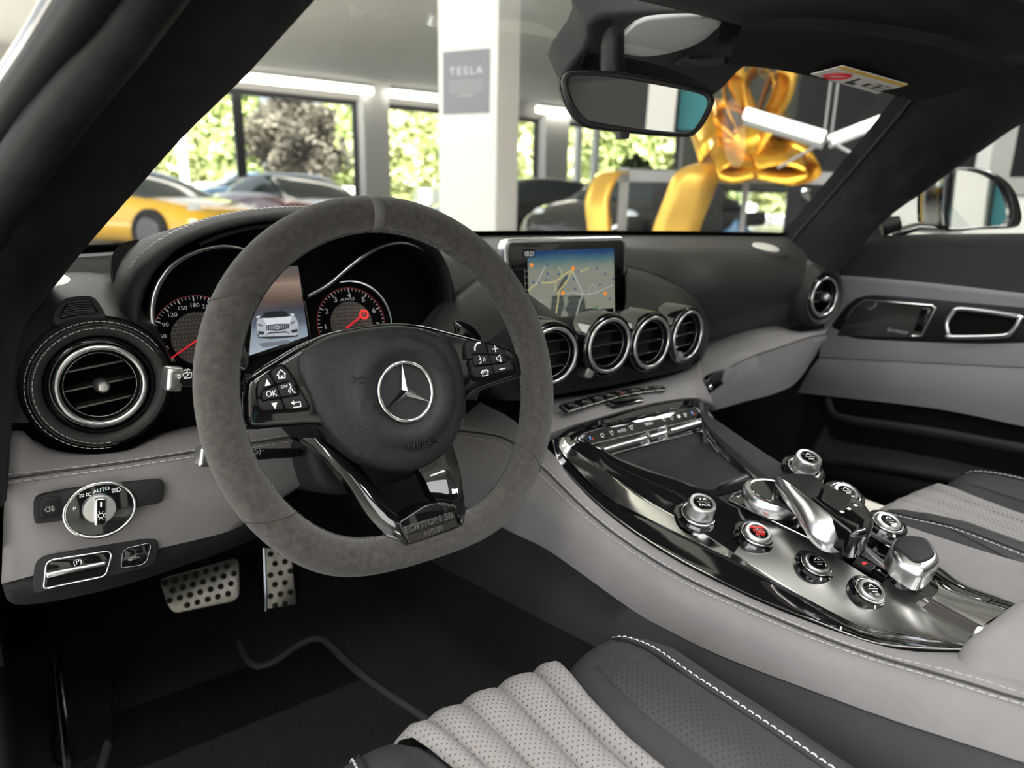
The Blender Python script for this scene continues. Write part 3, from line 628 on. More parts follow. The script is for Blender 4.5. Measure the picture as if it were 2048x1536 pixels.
# ---- driver's knee panel in grey leather
n = 26
KA = [(15, 862), (40, 858), (75, 885), (130, 902), (200, 905), (260, 895), (310, 870), (400, 850), (520, 830), (640, 812)]
k0 = curve3([(x, y, .165) for x, y in KA], n, 'y')
k1 = curve3([(12, 905, .140), (100, 915, .135), (250, 905, .13), (400, 880, .125), (520, 858, .13), (640, 838, .14)], n, 'y')
k2 = curve3([(10, 958, .122), (100, 945, .115), (250, 925, .11), (400, 902, .105), (520, 884, .11), (640, 865, .12)], n, 'y')
k3 = curve3([(6, 1060, .118), (100, 1050, .112), (250, 1030, .107), (400, 1000, .105), (520, 975, .11), (640, 950, .125)], n, 'y')
k4 = curve3([(3, 1168, .122), (100, 1143, .118), (250, 1112, .114), (400, 1078, .114), (470, 1058, .118), (505, 1035, .128)], n, 'y')
k5 = [Vector(q)+Vector((0, .02, -.004)) for q in k4]
def blend(a, b, t, lift=0): return [Vector(p)*(1-t)+Vector(q)*t+Vector((0, -lift, 0)) for p, q in zip(a, b)]
mb = MB(); mb.grid([k0, blend(k0, k1, .5, .003), k1, blend(k1, k2, .5, .001), k2, blend(k2, k3, .4), k3, blend(k3, k4, .6), k4, k5]); kp = mb.build('knee_panel', 'leather_grey', dash, smooth=60, solid=.004)
kn = Vector((0, -1, .18)).normalized()
mb = MB(); mb.tube([Vector(q)+kn*.0003 for q in k2], .0011, 6); mb.build('seam', 'thread_dark', kp)
up = blend(k2, k1, .17); dn = blend(k2, k3, .085)
mb = MB(); stitches(mb, up, kn, .0044, .0026, .0006, .0010); stitches(mb, dn, kn, .0044, .0026, .0006, .0010); stuff(mb.build('stitching', 'thread_grey', kp))
# black lower edge of the knee panel
b0 = [Vector(q)+Vector((0, .004, .001)) for q in k4]
b1 = curve3([(14, 1200, .125), (40, 1210, .13), (120, 1200, .13), (250, 1170, .13), (400, 1120, .135), (480, 1090, .14), (525, 1070, .15)], n, 'y')
b2 = [Vector(q)+Vector((0, .09, .004)) for q in b1]
mb = MB(); mb.grid([b0, blend(b0, b1, .5, .004), b1, b2]); mb.build('lower_edge', 'plastic_matte', dash, smooth=50, solid=.003)
# dash end cap at the driver's door, and closing panels under the dash
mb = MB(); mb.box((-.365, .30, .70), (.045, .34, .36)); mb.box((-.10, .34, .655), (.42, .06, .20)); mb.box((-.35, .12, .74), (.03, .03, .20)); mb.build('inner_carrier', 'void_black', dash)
# ---- glovebox side
n = 26
g0 = curve3([(1385, 708, .205), (1405, 688, .20), (1472, 664, .20), (1542, 650, .20), (1595, 660, .19), (1652, 655, .18)], n, 'y')
g1 = curve3([(1385, 765, .15), (1440, 722, .15), (1500, 697, .15), (1560, 680, .15), (1610, 668, .15), (1654, 660, .155)], n, 'y')
g2 = curve3([(1400, 785, .14), (1445, 745, .138), (1500, 715, .136), (1560, 694, .136), (1610, 677, .14), (1653, 668, .148)], n, 'y')
g3 = curve3([(1425, 822, .15), (1490, 803, .15), (1550, 787, .15), (1592, 765, .155), (1625, 720, .16), (1650, 680, .162)], n, 'y')
g4 = [Vector(q)+Vector((0, .12, -.01)) for q in g3]
mb = MB(); mb.grid([g0, blend(g0, g1, .5, .004), g1, g2, blend(g2, g3, .5, .004), g3, g4]); gb = mb.build('glovebox', 'leather_grey', dash, smooth=60, solid=.004)
mb = MB(); mb.tube([Vector(q)+Vector((0, -.0008, .0006)) for q in g2], .0009, 6); mb.build('seam', 'leather_slate', gb)
GF = Fr(P(1437, 760, y=.138), n=(0, -.99, .1))
hp = cr(GF.L([(1408, 785), (1410, 765), (1425, 748), (1455, 736), (1470, 738), (1462, 755), (1440, 770), (1418, 786)], .0), 40, True)
mb = MB(); mb.prism(GF, hp, -.02, .003, .0015); h = mb.build('latch_recess', 'gloss_black', gb)
mb = MB(); mb.prism(GF, cr(GF.L([(1452, 738), (1470, 738), (1462, 757), (1444, 766)], .004), 24, True), .0, .006, .0015); mb.build('latch_handle', 'leather_grey', h)
mb = MB(); mb.lathe(GF, [(.005, .002), (.005, .006), (.003, .0075)], 20, c=GF.px(1420, 775, .004)); o = mb.build('latch_button', 'chrome', h)
# ---- grey shelf under the centre vents, with a row of switches
n = 30
s0 = curve3([(1040, 800, .13), (1090, 797, .115), (1150, 790, .105), (1220, 778, .10), (1290, 762, .10), (1360, 742, .11), (1400, 722, .13)], n, 'y')
s1 = curve3([(1040, 835, .07), (1100, 830, .065), (1160, 815, .058), (1230, 798, .055), (1300, 782, .055), (1370, 768, .06), (1405, 760, .07)], n, 'y')
s2 = curve3([(1040, 880, .045), (1085, 872, .043), (1130, 855, .042), (1200, 834, .040), (1300, 807, .040), (1385, 795, .045), (1425, 800, .055)], n, 'y')
s3 = curve3([(1045, 905, .05), (1085, 890, .048), (1135, 866, .047), (1205, 842, .046), (1300, 816, .046), (1385, 804, .05), (1430, 815, .06)], n, 'y')
mb = MB(); mb.grid([s0, blend(s0, s1, .5), s1, blend(s1, s2, .5, -.0), s2, s3]); sh = mb.build('switch_shelf', 'leather_grey', dash, smooth=60, solid=.006)
HF = Fr(P(1225, 795, y=.0535), n=(0, -.55, .83), a=(1, 0, 0))
lo = [(1138, 817), (1330, 777)]; row0 = cr(HF.L([(1120, 808), (1175, 793), (1240, 779), (1290, 772), (1328, 771)], .003), 9); row1 = cr(HF.L([(1136, 822), (1190, 806), (1250, 790), (1295, 782), (1334, 778)], .003), 9)
for i in range(8):
    a, b, c, d = row0[i], row0[i+1], row1[i+1], row1[i]
    q = [(a[0]+.0007, a[1]), (b[0]-.0007, b[1]), (c[0]-.0007, c[1]), (d[0]+.0007, d[1])]
    mb = MB(); mb.prism(HF, q, -.004, .003, .0006, 2); sb = mb.build('shelf_switch', 'gloss_black', dash)
    mb = MB(); mb.tube([HF.pt(d[0]+.0009, d[1]-.0005, .0028), HF.pt(c[0]-.0009, c[1]-.0005, .0028)], .0011, 6); mb.build('chrome_lip', 'chrome', sb)
    u, v = (a[0]+b[0]+c[0]+d[0])/4, (a[1]+b[1]+c[1]+d[1])/4; mb = MB(); s = .003
    if i == 4: mb.stroke(HF, [(u-s, v-s*.8), (u+s, v-s*.8), (u, v+s)], .0009, .0032, closed=True); mb.build('warning_triangle', 'red_dim', sb, smooth=0)
    else: mb.stroke(HF, [(u-s, v-s*.5), (u-s*.2, v+s*.6), (u+s, v+s*.3)], .0006, .0032); mb.build('symbol', 'dim_print', sb, smooth=0)
mb = MB(); mb.prism(HF, rnd(HF.L([(1213, 803), (1275, 790), (1290, 800), (1230, 812)], .002), .003), -.004, .002, .0006, 2); mb.build('indicator_window', 'gloss_black', dash)
# ---------------------------------------------------------------- instrument hood
hood = thing('instrument_hood', 'black leather hood arching over the gauges behind the steering wheel', 'instrument hood', (.0, .25, .80))
n = 40
HO = [(240, 655), (240, 610), (250, 565), (276, 522), (330, 480), (400, 449), (480, 429), (560, 420), (640, 419), (720, 426), (790, 442), (845, 468), (880, 505), (900, 555), (908, 610), (900, 690)]
hy = [.19, .185, .18, .18, .18, .18, .18, .18, .18, .18, .18, .185, .19, .195, .20, .20]
ho = curve3([(x, y, k) for (x, y), k in zip(HO, hy)], n, 'y')
HI = [(278, 690), (278, 650), (283, 610), (296, 568), (325, 525), (375, 487), (440, 462), (510, 446), (600, 440), (690, 445), (765, 460), (828, 480), (868, 510), (890, 556), (897, 610), (888, 690)]
hi = curve3([(x, y, .165+.02*(i > 11)) for i, (x, y) in enumerate(HI)], n, 'y')
hi2 = [Vector(q)+Vector((0, .012, 0)) for q in hi]
hin = [Vector(q)+Vector((-.012+.087*i/(n-1), .10, -.002)) for i, q in enumerate(hi)]
hb = []
for i, q in enumerate(ho):
    q = Vector(q); hb.append(Vector((q.x+.01*math.cos(math.pi*i/(n-1)), q.y+.20, min(q.z-.02, .872))))
hm = [Vector(q)*.6+Vector(w)*.4+Vector((0, 0, .012)) for q, w in zip(ho, hb)]
mb = MB(); mb.grid([hb, hm, [Vector(q)+Vector((0, .015, .003)) for q in ho], ho, blend(ho, hi, .15, .006), blend(ho, hi, .5, .010), blend(ho, hi, .85, .005), hi, hi2]); hd = mb.build('hood_shell', 'leather_black', hood, smooth=70)
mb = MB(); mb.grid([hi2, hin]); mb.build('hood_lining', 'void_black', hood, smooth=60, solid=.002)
mb = MB(); stitches(mb, [Vector(q)+Vector((0, .004, .002)) for q in ho[4:-4]], Vector((0, -.3, 1)).normalized(), .0035, .002, .00055, .0006, zig=.0012); stuff(mb.build('stitching', 'thread_grey', hd))
lip = curve3([(400, 488, .172), (440, 472, .172), (500, 456, .172), (560, 449, .172), (640, 446, .172)], 20, 'y')
mb = MB(); mb.tube(lip, .004, 8, flat=.5); mb.build('inner_lip', 'plastic_matte', hood)
# ---------------------------------------------------------------- instrument cluster
CF = Fr((0, .232, .80), a=(1, 0, 0), b=WF.b)
cl = thing('instrument_cluster', 'dark gauge cluster with two red-needle dials and a central screen', 'instrument cluster', CF.o)
mb = MB(); mb.prism(CF, rnd([(-.20, -.13), (.20, -.13), (.20, .10), (-.20, .10)], .03), -.02, -.001); mb.build('back_plate', 'void_black', cl)
def dial(cx, cy, R, nums, a0, a1, name, ticks, step, red0, fs):
    u, v = CF.px(cx, cy); f = CF.at(u, v)
    mb = MB(); mb.lathe(f, [(R*1.34, -.0008), (R*1.34, .0008), (R*1.28, .0012), (R*.0005, .0012)], 64); g = mb.build(name, 'void_black', cl); g['_o'] = tuple(cl['_o'])
    mb = MB(); mb.lathe(f, [(R*.70, .0012), (R*.70, .0016), (.0002, .0016)], 48); w = mb.build('dial_weave', 'gauge_weave', g)
    mb = MB(); mb.stroke(f, [(R*1.13*math.cos(a), R*1.13*math.sin(a)) for a in [a0+(a1-a0)*i/60 for i in range(61)]], .0007, .0015); mb.build('red_scale_line', 'red_line', g, smooth=0)
    mb = MB(); N = ticks
    for i in range(N+1):
        a = a0+(a1-a0)*i/N; r0 = R*(1.00 if i % step == 0 else 1.05); r1 = R*1.11
        mb.stroke(f, [(r0*math.cos(a), r0*math.sin(a)), (r1*math.cos(a), r1*math.sin(a))], .0012 if i % step == 0 else .0006, .0016)
    mb.build('ticks', 'white_print', g, smooth=0)
    for s, k in nums:
        a = a0+(a1-a0)*k; text(f, s, R*.88*math.cos(a), R*.88*math.sin(a), fs, .0017, 'white_print', g, 'numeral', ext=.00003, sx=1.15)
    return f, g
f, g1_ = dial(399, 677, .0420, [('0', 0), ('30', 1/12), ('60', 2/12), ('90', 3/12), ('120', 4/12), ('150', 5/12), ('180', 6/12), ('210', 7/12), ('240', 8/12), ('270', 9/12), ('300', 10/12), ('330', 11/12)], math.radians(212), math.radians(-32), 'speedometer', 48, 4, 1, .0062)
a = math.radians(210); mb = MB(); mb.tube([f.pt(-.006*math.cos(a), -.006*math.sin(a), .005), f.pt(.041*math.cos(a), .041*math.sin(a), .004)], [.0011, .0007], 8); mb.build('needle', 'needle_red', g1_)
text(f, 'km/h', *f.px(343, 722, .002), .0042, .0018, 'grey_print', g1_, 'lettering', ext=.00003)
f, g2_ = dial(703, 647, .0395, [(str(i), i/7.6) for i in range(0, 8)], math.radians(214), math.radians(-28), 'tachometer', 38, 5, .9, .0085)
a = math.radians(209+12-180); mb = MB(); a2 = math.radians(31); mb.tube([f.pt(-.012*math.cos(a2), -.012*math.sin(a2), .005), f.pt(.016*math.cos(a2), .016*math.sin(a2), .005)], [.0013, .0010], 8); mb.build('needle', 'needle_red', g2_)
text(f, 'AMG', *f.px(694, 599, .002), .0048, .0018, 'white_print', g2_, 'lettering', ext=.00003, sx=1.8, space=1.1, shear=.2)
u, v = f.px(728, 629, .002); mb = MB(); mb.torus(f, .0052, .0011, 30, 6, c=(u, v), h=.0022); mb.stroke(f, [(u, v+.003), (u, v-.001)], .0012, .0022); mb.build('brake_warning_lamp', 'red_glow', g2_)
mb = MB(); mb.tube([f.pt(.052*math.cos(a), .052*math.sin(a), .006) for a in [math.radians(100-130*i/30) for i in range(31)]], [.0006+.0016*math.sin(math.pi*min(1, i/22)) for i in range(31)], 8); mb.build('dial_ring', 'satin_silver', g2_)
# chrome rims on the two gauge wells and the dark walls that run back to the plate
def rim_well(px_, h, name):
    path = cr([CF.pt(*CF.px(x, y, h), h) for x, y in px_], 48); mb = MB(); mb.tube(path, [.0014+.0030*math.sin(math.pi*(.08+.84*i/47)) for i in range(48)], 10); r = mb.build(name, 'satin_silver', cl, smooth=80); r['label'] = 'bright curved rim of the gauge well'
    c = sum((Vector(q) for q in path), Vector())/48
    back = [Vector(q)*.93+c*.07-CF.n*(h-.001) for q in path]; mid = [Vector(q)*.985+c*.015-CF.n*.006 for q in path]
    mb = MB(); mb.grid([[Vector(q) for q in path], mid, back]); mb.build('gauge_well', 'plastic_black', r, smooth=70, solid=.0012)
rim_well([(338, 735), (318, 700), (306, 660), (302, 620), (309, 582), (330, 544), (360, 517), (400, 499), (440, 491), (475, 494), (500, 503)], .034, 'well_rim')
rim_well([(617, 592), (655, 570), (690, 540), (720, 516), (750, 497), (780, 486), (810, 484), (840, 494), (865, 515), (881, 548), (888, 590), (886, 625), (876, 650), (864, 668)], .034, 'well_rim')
mb = MB(); mb.prism(CF, rnd(CF.L([(520, 528), (600, 526), (624, 678), (494, 722)], .004), .004), -.001, .004, .001, 2); sf = mb.build('screen_frame', 'gloss_black', cl)
scq = CF.L([(512, 534), (596, 532), (616, 672), (499, 711)], .0045); lo_ = CF.pt(*scq[3], .0045).z-CF.o.z; hi_ = CF.pt(*scq[1], .0045).z-CF.o.z
screenmat('cluster_screen', [(0, (.42, .50, .58)), (.25, (.24, .30, .37)), (.33, (.10, .125, .17)), (.5, (.055, .055, .075)), (.62, (.14, .095, .075)), (.80, (.30, .20, .15)), (.88, (.10, .06, .05)), (1, (.006, .006, .01))], 'Z', .85, 0, lo_, hi_)
mb = MB(); mb.prism(CF, scq, .002, .0046); scr = mb.build('screen', 'cluster_screen', sf, smooth=0); scr['label'] = 'lit screen showing a silver coupe'
SCF = CF.at(0, 0, .0047)
def pp(mb, pts, m, h): mb.poly(SCF, SCF.L(pts, h), h, m)
mb = MB()                                                    # the car picture on the screen, flat coloured areas
def zc(pts): return [(280+x*.17578, 460+y*.17578) for x, y in pts]
pp(mb, zc([(1330, 1180), (1350, 1230), (1500, 1240), (1790, 1215), (1800, 1180)]), 2, .0000)
pp(mb, zc([(1325, 1050), (1345, 1010), (1400, 1000), (1480, 1000), (1680, 985), (1740, 970), (1775, 1000), (1800, 1060), (1800, 1170), (1780, 1200), (1360, 1215), (1330, 1160)]), 0, .0001)
pp(mb, zc([(1380, 1000), (1420, 940), (1480, 928), (1620, 920), (1660, 925), (1700, 980), (1640, 988), (1480, 1000)]), 2, .0002)
pp(mb, zc([(1400, 1005), (1480, 1003), (1680, 988), (1730, 980), (1700, 1060), (1440, 1080)]), 3, .00025)
pp(mb, zc([(1440, 1085), (1550, 1068), (1700, 1070), (1690, 1120), (1560, 1150), (1440, 1140)]), 2, .0003)
for k in range(12): pp(mb, zc([(1450+k*20, 1088-k*1.2), (1456+k*20, 1088-k*1.2), (1456+k*20, 1134-k*1.3), (1450+k*20, 1134-k*1.3)]), 0, .0004)
pp(mb, zc([(1335, 1062), (1400, 1080), (1395, 1100), (1345, 1090)]), 1, .00035); pp(mb, zc([(1715, 1050), (1765, 1030), (1760, 1055), (1715, 1080)]), 1, .00035)
pp(mb, zc([(1340, 1150), (1415, 1155), (1410, 1190), (1350, 1190)]), 2, .00035); pp(mb, zc([(1720, 1140), (1795, 1125), (1790, 1165), (1725, 1170)]), 2, .00035)
pp(mb, zc([(1430, 1200), (1470, 1165), (1660, 1150), (1710, 1180), (1660, 1168), (1480, 1178)]), 2, .00036)
pp(mb, zc([(1320, 985), (1365, 975), (1360, 1000), (1325, 1003)]), 3, .0003); pp(mb, zc([(1710, 950), (1755, 955), (1750, 975), (1715, 970)]), 3, .0003)
pp(mb, zc([(1345, 1290), (1700, 1250), (1700, 1290), (1400, 1340)]), 1, .0001)
mb.build('coupe_picture', ['scr_silver', 'scr_shade', 'scr_dark', 'scr_light'], scr, smooth=0, fix=False)
u, v = SCF.px(*zc([(1562, 1108)])[0]); mb = MB(); mb.torus(SCF, .0021, .0003, 20, 4, c=(u, v), h=.0005); mb.build('star_picture', 'scr_light', scr)
text(SCF, '0.1', *SCF.px(543, 552), .006, .0003, 'map_text', scr, 'lettering', ext=.00002); text(SCF, 'km', *SCF.px(541, 562), .0034, .0003, 'map_text', scr, 'lettering', ext=.00002)
mb = MB(); mb.stroke(SCF, SCF.L([(530, 563), (562, 561)]), .0006, .0002); mb.build('red_divider', 'red_line', scr, smooth=0)
# ---------------------------------------------------------------- navigation display
NF = Fr((.385, .203, .836), a=(1, 0, 0), b=(0, .10, .995))
nav = thing('navigation_display', 'tablet-like navigation screen with a street map standing on the dash', 'display', NF.pt(0, -.06))
body = NF.L([(1030, 650), (1008, 476), (1252, 473), (1256, 640)])
bx0, by1 = NF.px(1008, 476); bx1, by2 = NF.px(1252, 472); by = (by1+by2)/2; hw = (bx1-bx0)/2; cxn = (bx0+bx1)/2
rb = rnd([(cxn-hw, by-.15), (cxn+hw, by-.15), (cxn+hw, by), (cxn-hw, by)], .016, 8)
mb = MB(); mb.prism(NF, rb, -.016, .0, .003, 3); mb.build('silver_case', 'satin_silver', nav)
mb = MB(); mb.prism(NF, offset(rb if area2(rb) > 0 else rb[::-1], .0062), -.002, .0012, .0006, 2); gl = mb.build('glass_front', 'gloss_black', nav)
sq = NF.L([(1047, 505), (1227, 494), (1231, 655), (1068, 668)], .0014)
sx0 = (sq[0][0]+sq[3][0])/2; sx1 = (sq[1][0]+sq[2][0])/2; sy1 = (sq[0][1]+sq[1][1])/2; sy0 = sy1-(sx1-sx0)*.78
zlo = NF.pt(0, sy0).z-nav['_o'][2]; zhi = NF.pt(0, sy1).z-nav['_o'][2]
screenmat('map_screen', [(0, (.30, .32, .25)), (.35, (.36, .375, .29)), (.80, (.35, .375, .30)), (.86, (.24, .32, .28)), (.93, (.09, .21, .26)), (1, (.015, .07, .21))], 'Z', .62, .06, zlo, zhi)
mb = MB(); mb.prism(NF, rect(sx1-sx0, sy1-sy0, (sx0+sx1)/2, (sy0+sy1)/2), .0, .0014); ms = mb.build('map_screen', 'map_screen', gl, smooth=0)
def zm(pts): return [(1000+x*.13672, 460+y*.13672) for x, y in pts]
def mp(pts, h=.0016): return NF.L(zm(pts), h)
mb = MB()
mb.poly(NF, mp([(830, 890), (900, 900), (940, 820), (1000, 650), (960, 660), (890, 760)]), .00150, 2)
mb.poly(NF, mp([(770, 960), (1230, 960), (1260, 1180), (1240, 1300), (660, 1330), (740, 1160)]), .00148, 2)
mb.poly(NF, mp([(920, 970), (1000, 965), (960, 1100), (900, 1200), (890, 1320), (990, 1310), (1000, 1230), (950, 1160), (1010, 1040)]), .00150, 3)
mb.poly(NF, mp([(1250, 1180), (1440, 1100), (1430, 1250), (1240, 1290)]), .00150, 4)
def road(pts, w, m, h): mb.stroke(NF, cr(mp(pts), 26), w, h, m)
road([(415, 890), (440, 860), (520, 800), (600, 775), (760, 765), (860, 720), (960, 640), (1060, 590)], .0022, 0, .00160)
road([(1065, 600), (1020, 670), (960, 770), (900, 850), (860, 910), (850, 1040), (830, 1160), (805, 1330)], .0026, 0, .00161)
road([(820, 760), (805, 890)], .0018, 0, .00160); road([(850, 545), (900, 600), (905, 660)], .0013, 0, .0016); road([(1130, 620), (1230, 590), (1300, 550)], .0016, 0, .0016); road([(415, 970), (415, 1050), (400, 1180)], .0018, 0, .0016)
road([(530, 780), (600, 660), (655, 540)], .0020, 1, .00165); road([(1070, 620), (1140, 770), (1210, 940), (1170, 1040), (1140, 1160), (1105, 1300)], .0024, 1, .00165); road([(960, 940), (1080, 915), (1220, 945), (1400, 920), (1500, 870), (1650, 810)], .0018, 1, .00163); road([(1300, 920), (1310, 830), (1350, 800), (1390, 830), (1395, 910)], .0010, 1, .0016); road([(480, 1040), (700, 1030)], .0010, 1, .0016)
for k in range(14): road([(360+k*95, 560+(k % 3)*60), (372+k*95, 900+(k % 4)*40)], .0004, 3, .00155)
for k in range(7): road([(360, 600+k*90), (1000, 590+k*88), (1660, 575+k*86)], .0004, 3, .00155)
mb.build('street_map', ['map_road', 'map_white', 'map_dark', 'map_grey', 'map_green'], ms, smooth=0, fix=False)
for x, y in ((460, 515), (1070, 565), (920, 920), (1540, 930)): MB().prism(NF, circ(.0030, 16, *mp([(x, y)])[0]), .0014, .0018).build('orange_mark', 'map_orange', ms, smooth=0)
for x, y in ((690, 500), (695, 640), (860, 645), (680, 730), (490, 765), (575, 780), (980, 700), (1075, 715), (1145, 610), (1420, 560), (1540, 640), (1100, 860), (1460, 795), (1655, 715), (1610, 1005), (650, 1330)): MB().prism(NF, circ(.0019, 12, *mp([(x, y)])[0]), .0014, .0017).build('blue_mark', 'map_blue', ms, smooth=0)
for bq in ([(335, 285), (505, 285), (505, 400), (340, 405)], [(1435, 1160), (1660, 1140), (1660, 1240), (1440, 1255)], [(440, 1255), (530, 1250), (540, 1345), (450, 1350)]): MB().prism(NF, mp(bq), .0014, .00165).build('map_box', 'map_black', ms, smooth=0)
text(NF, '10:21', *mp([(428, 350)])[0], .0098, .0018, 'map_text', ms, 'lettering', ext=.00002, sx=.85)
text(NF, '500 m', *mp([(1510, 1195)])[0], .005, .0018, 'map_text', ms, 'lettering', ext=.00002)
# ---------------------------------------------------------------- centre console
con = thing('centre_console', 'grey leather centre console with black and satin metal deck between the seats', 'console', (CX, -.2, .30))
n = 40
R3 = curve3([(1106, 880, .236), (1112, 908, .238), (1130, 940, .240), (1215, 1022, .246), (1330, 1102, .252), (1480, 1180, .262), (1640, 1246, .278), (1745, 1285, .294), (1850, 1297, .310), (1958, 1300, .330)], n)
R2 = curve3([(1112, 872, .243), (1122, 902, .246), (1145, 928, .250), (1206, 988, .258), (1293, 1035, .268), (1375, 1075, .276), (1463, 1118, .284), (1560, 1168, .294), (1660, 1222, .303), (1760, 1268, .314), (1900, 1293, .330)], n)
R1 = curve3([(1125, 868, .252), (1135, 890, .256), (1165, 912, .262), (1230, 958, .271), (1300, 1005, .280), (1400, 1062, .290), (1500, 1128, .299), (1610, 1196, .310), (1720, 1250, .318), (1930, 1290, .338)], n)
R0 = curve3([(1140, 862, .262), (1160, 874, .271), (1217, 907, .290), (1304, 942, .315), (1392, 972, .336), (1470, 1012, .347), (1560, 1056, .354), (1650, 1100, .360), (1780, 1180, .370), (1945, 1268, .374)], n)
def V3(c): return [Vector(q) for q in c]
R0, R1, R2, R3 = V3(R0), V3(R1), V3(R2), V3(R3)
def mirx(c): return [Vector((2*CX-q.x, q.y, q.z)) for q in c]
# leather flanks
S0 = V3(curve3([(905, 860, .205), (1000, 874, .212), (1050, 904, .216), (1090, 940, .220), (1200, 1045, .222), (1340, 1140, .226), (1500, 1215, .232), (1700, 1295, .24), (1900, 1355, .25), (2048, 1400, .255), (2300, 1470, .26)], n))
S1 = V3(curve3([(790, 925, .16), (880, 985, .185), (960, 1030, .20), (1028, 1067, .205), (1100, 1103, .208), (1260, 1217, .210), (1331, 1258, .212), (1447, 1314, .214), (1655, 1393, .218), (1794, 1443, .22), (2048, 1525, .224)], n))
top = V3(curve3([(960, 805, .195), (1020, 835, .215), (1060, 870, .225), (1104, 905, .232), (1135, 950, .236), (1215, 1028, .242), (1330, 1108, .248), (1480, 1186, .258), (1640, 1252, .272), (1800, 1300, .298), (1960, 1306, .335), (2048, 1340, .345), (2250, 1420, .35)], n))
inn_ = [q+Vector((.012, 0, -.012)) for q in top]
def bl(a, b, t, d=(0, 0, 0)): return [p*(1-t)+q*t+Vector(d) for p, q in zip(a, b)]
mb = MB(); mb.grid([inn_, top, bl(top, S0, .5, (-.001, 0, .003)), S0, bl(S0, S1, .45, (-.008, 0, .002)), S1, [q+Vector((.012, 0, -.003)) for q in S1]]); fl = mb.build('leather_flank', 'leather_grey', con, smooth=70)
mr = [mirx(r) for r in ([inn_, top, S0, S1])]
mb = MB(); mb.grid(mr); mb.build('leather_flank', 'leather_grey', con, smooth=70)
sn = Vector((-.8, 0, .6)).normalized()
mb = MB(); mb.tube([q+sn*.0004 for q in S0], .0011, 6); mb.build('seam', 'leather_slate', fl)
mb = MB(); stitches(mb, bl(S0, top, .18), sn, .0044, .0026, .0006, .0018); stitches(mb, bl(S0, S1, .085), sn, .0044, .0026, .0006, .0024); stuff(mb.build('stitching', 'thread_grey', fl))
# dark lower panel and footwell side
S2 = V3(curve3([(700, 1010, .16), (780, 1070, .18), (860, 1122, .19), (950, 1168, .195), (1050, 1222, .198), (1195, 1296, .20), (1340, 1370, .20), (1480, 1440, .20), (1700, 1540, .20), (1900, 1640, .20), (2100, 1740, .20)], n))
mb = MB(); mb.grid([[q+Vector((.012, 0, .004)) for q in S1], S1, [q+Vector((.002, 0, -.002)) for q in S1], bl(S1, S2, .5, (-.003, 0, 0)), S2, [q+Vector((.01, 0, -.002)) for q in S2]]); mb.build('lower_panel', 'leather_slate', con, smooth=60)
mb = MB(); mb.grid([S2, [Vector((q.x+.004, q.y, .25)) for q in S2]]); mb.build('carpet_side', 'carpet', con)
mb = MB(); mb.grid([mirx(S1), mirx(S2), [Vector((q.x, q.y, .25)) for q in mirx(S2)]]); mb.build('lower_panel', 'plastic_matte', con)
# chrome deck, left and right
DECKMB = []
def deck(mir):
    f = mirx if mir else (lambda c: c)
    mb = MB(); mb.grid([f([q+Vector((.008, 0, -.022)) for q in R0]), f([q+Vector((.002, 0, -.0015)) for q in R0]), f(R0), f(bl(R0, R1, .25, (0, 0, .0018))), f(bl(R0, R1, .8, (0, 0, .0014))), f(R1), f([q+Vector((-.001, 0, -.0006)) for q in R1])]); DECKMB.append(mb); cut_ = next(i for i, q in enumerate(R1) if to_px(q)[0] > 1455)
    for fi in range(len(mb.f)):                             # piano black ahead of the start button, satin metal behind it
        if fi % (n-1) < cut_: mb.m[fi] = 1
    d = mb.build('deck', ['satin_deck', 'deck_black'], con, smooth=40); d['label'] = 'glossy black and satin metal deck'
    mb = MB(); mb.grid([f(R1), f(bl(R1, R2, .12, (-.0006, 0, .0004))), f(bl(R1, R2, .9)), f(R2)]); mb.build('deck_facet', 'shadow_chrome', d, smooth=40)
    mb = MB(); WG = mb; mb.grid([f(R2), f(bl(R2, R3, .15, (.004, 0, -.002))), f(bl(R2, R3, .5, (.008, 0, 0))), f(bl(R2, R3, .85, (.003, 0, .001))), f(R3), f([q+Vector((.004, 0, -.008)) for q in R3])]); mb.build('deck_wing', 'deck_black', d, smooth=40)
    return d
deckL = deck(False); deck(True)
mb = MB(); mb.tube(R1, .0007, 6); mb.build('deck_edge_line', 'chrome', deckL); mb = MB(); mb.tube([q+Vector((0, 0, .0004)) for q in R3], .0008, 6); mb.build('deck_edge_line', 'chrome', deckL)
# rear closing tail of the deck, and floor inside the deck
mb = MB(); tl = [bl(R0[-8:], mirx(R0)[-8:], t, (0, 0, .004*math.sin(math.pi*t))) for t in (0, .15, .3, .5, .7, .85, 1)]; mb.grid(tl)
tailm = [R1[-1], R3[-1], mirx(R3)[-1], mirx(R1)[-1]]; mb.build('deck_tail', 'smoke_gloss', con, smooth=50)
tr = [cr([R3[-1], (R3[-1]+R0[-1])/2+Vector((0, -.008, .002)), R0[-1]*.5+mirx(R0)[-1]*.5+Vector((0, -.022, -.006)), (mirx(R3)[-1]+mirx(R0)[-1])/2+Vector((0, -.008, .002)), mirx(R3)[-1]], 20)]
mb = MB(); low = [Vector(q)+Vector((0, -.004, -.02)) for q in tr[0]]; hi2_ = cr([R1[-1], R0[-1], (R0[-1]+mirx(R0)[-1])/2+Vector((0, 0, .004)), mirx(R0)[-1], mirx(R1)[-1]], 20); mb.grid([hi2_, tr[0], low]); mb.build('deck_tail_lip', 'satin_deck', con, smooth=50)
mb = MB(); F0 = [q+Vector((.006, 0, -.020)) for q in R0]; mb.grid([F0, mirx(F0)]); mb.build('deck_floor', 'plastic_matte', con)
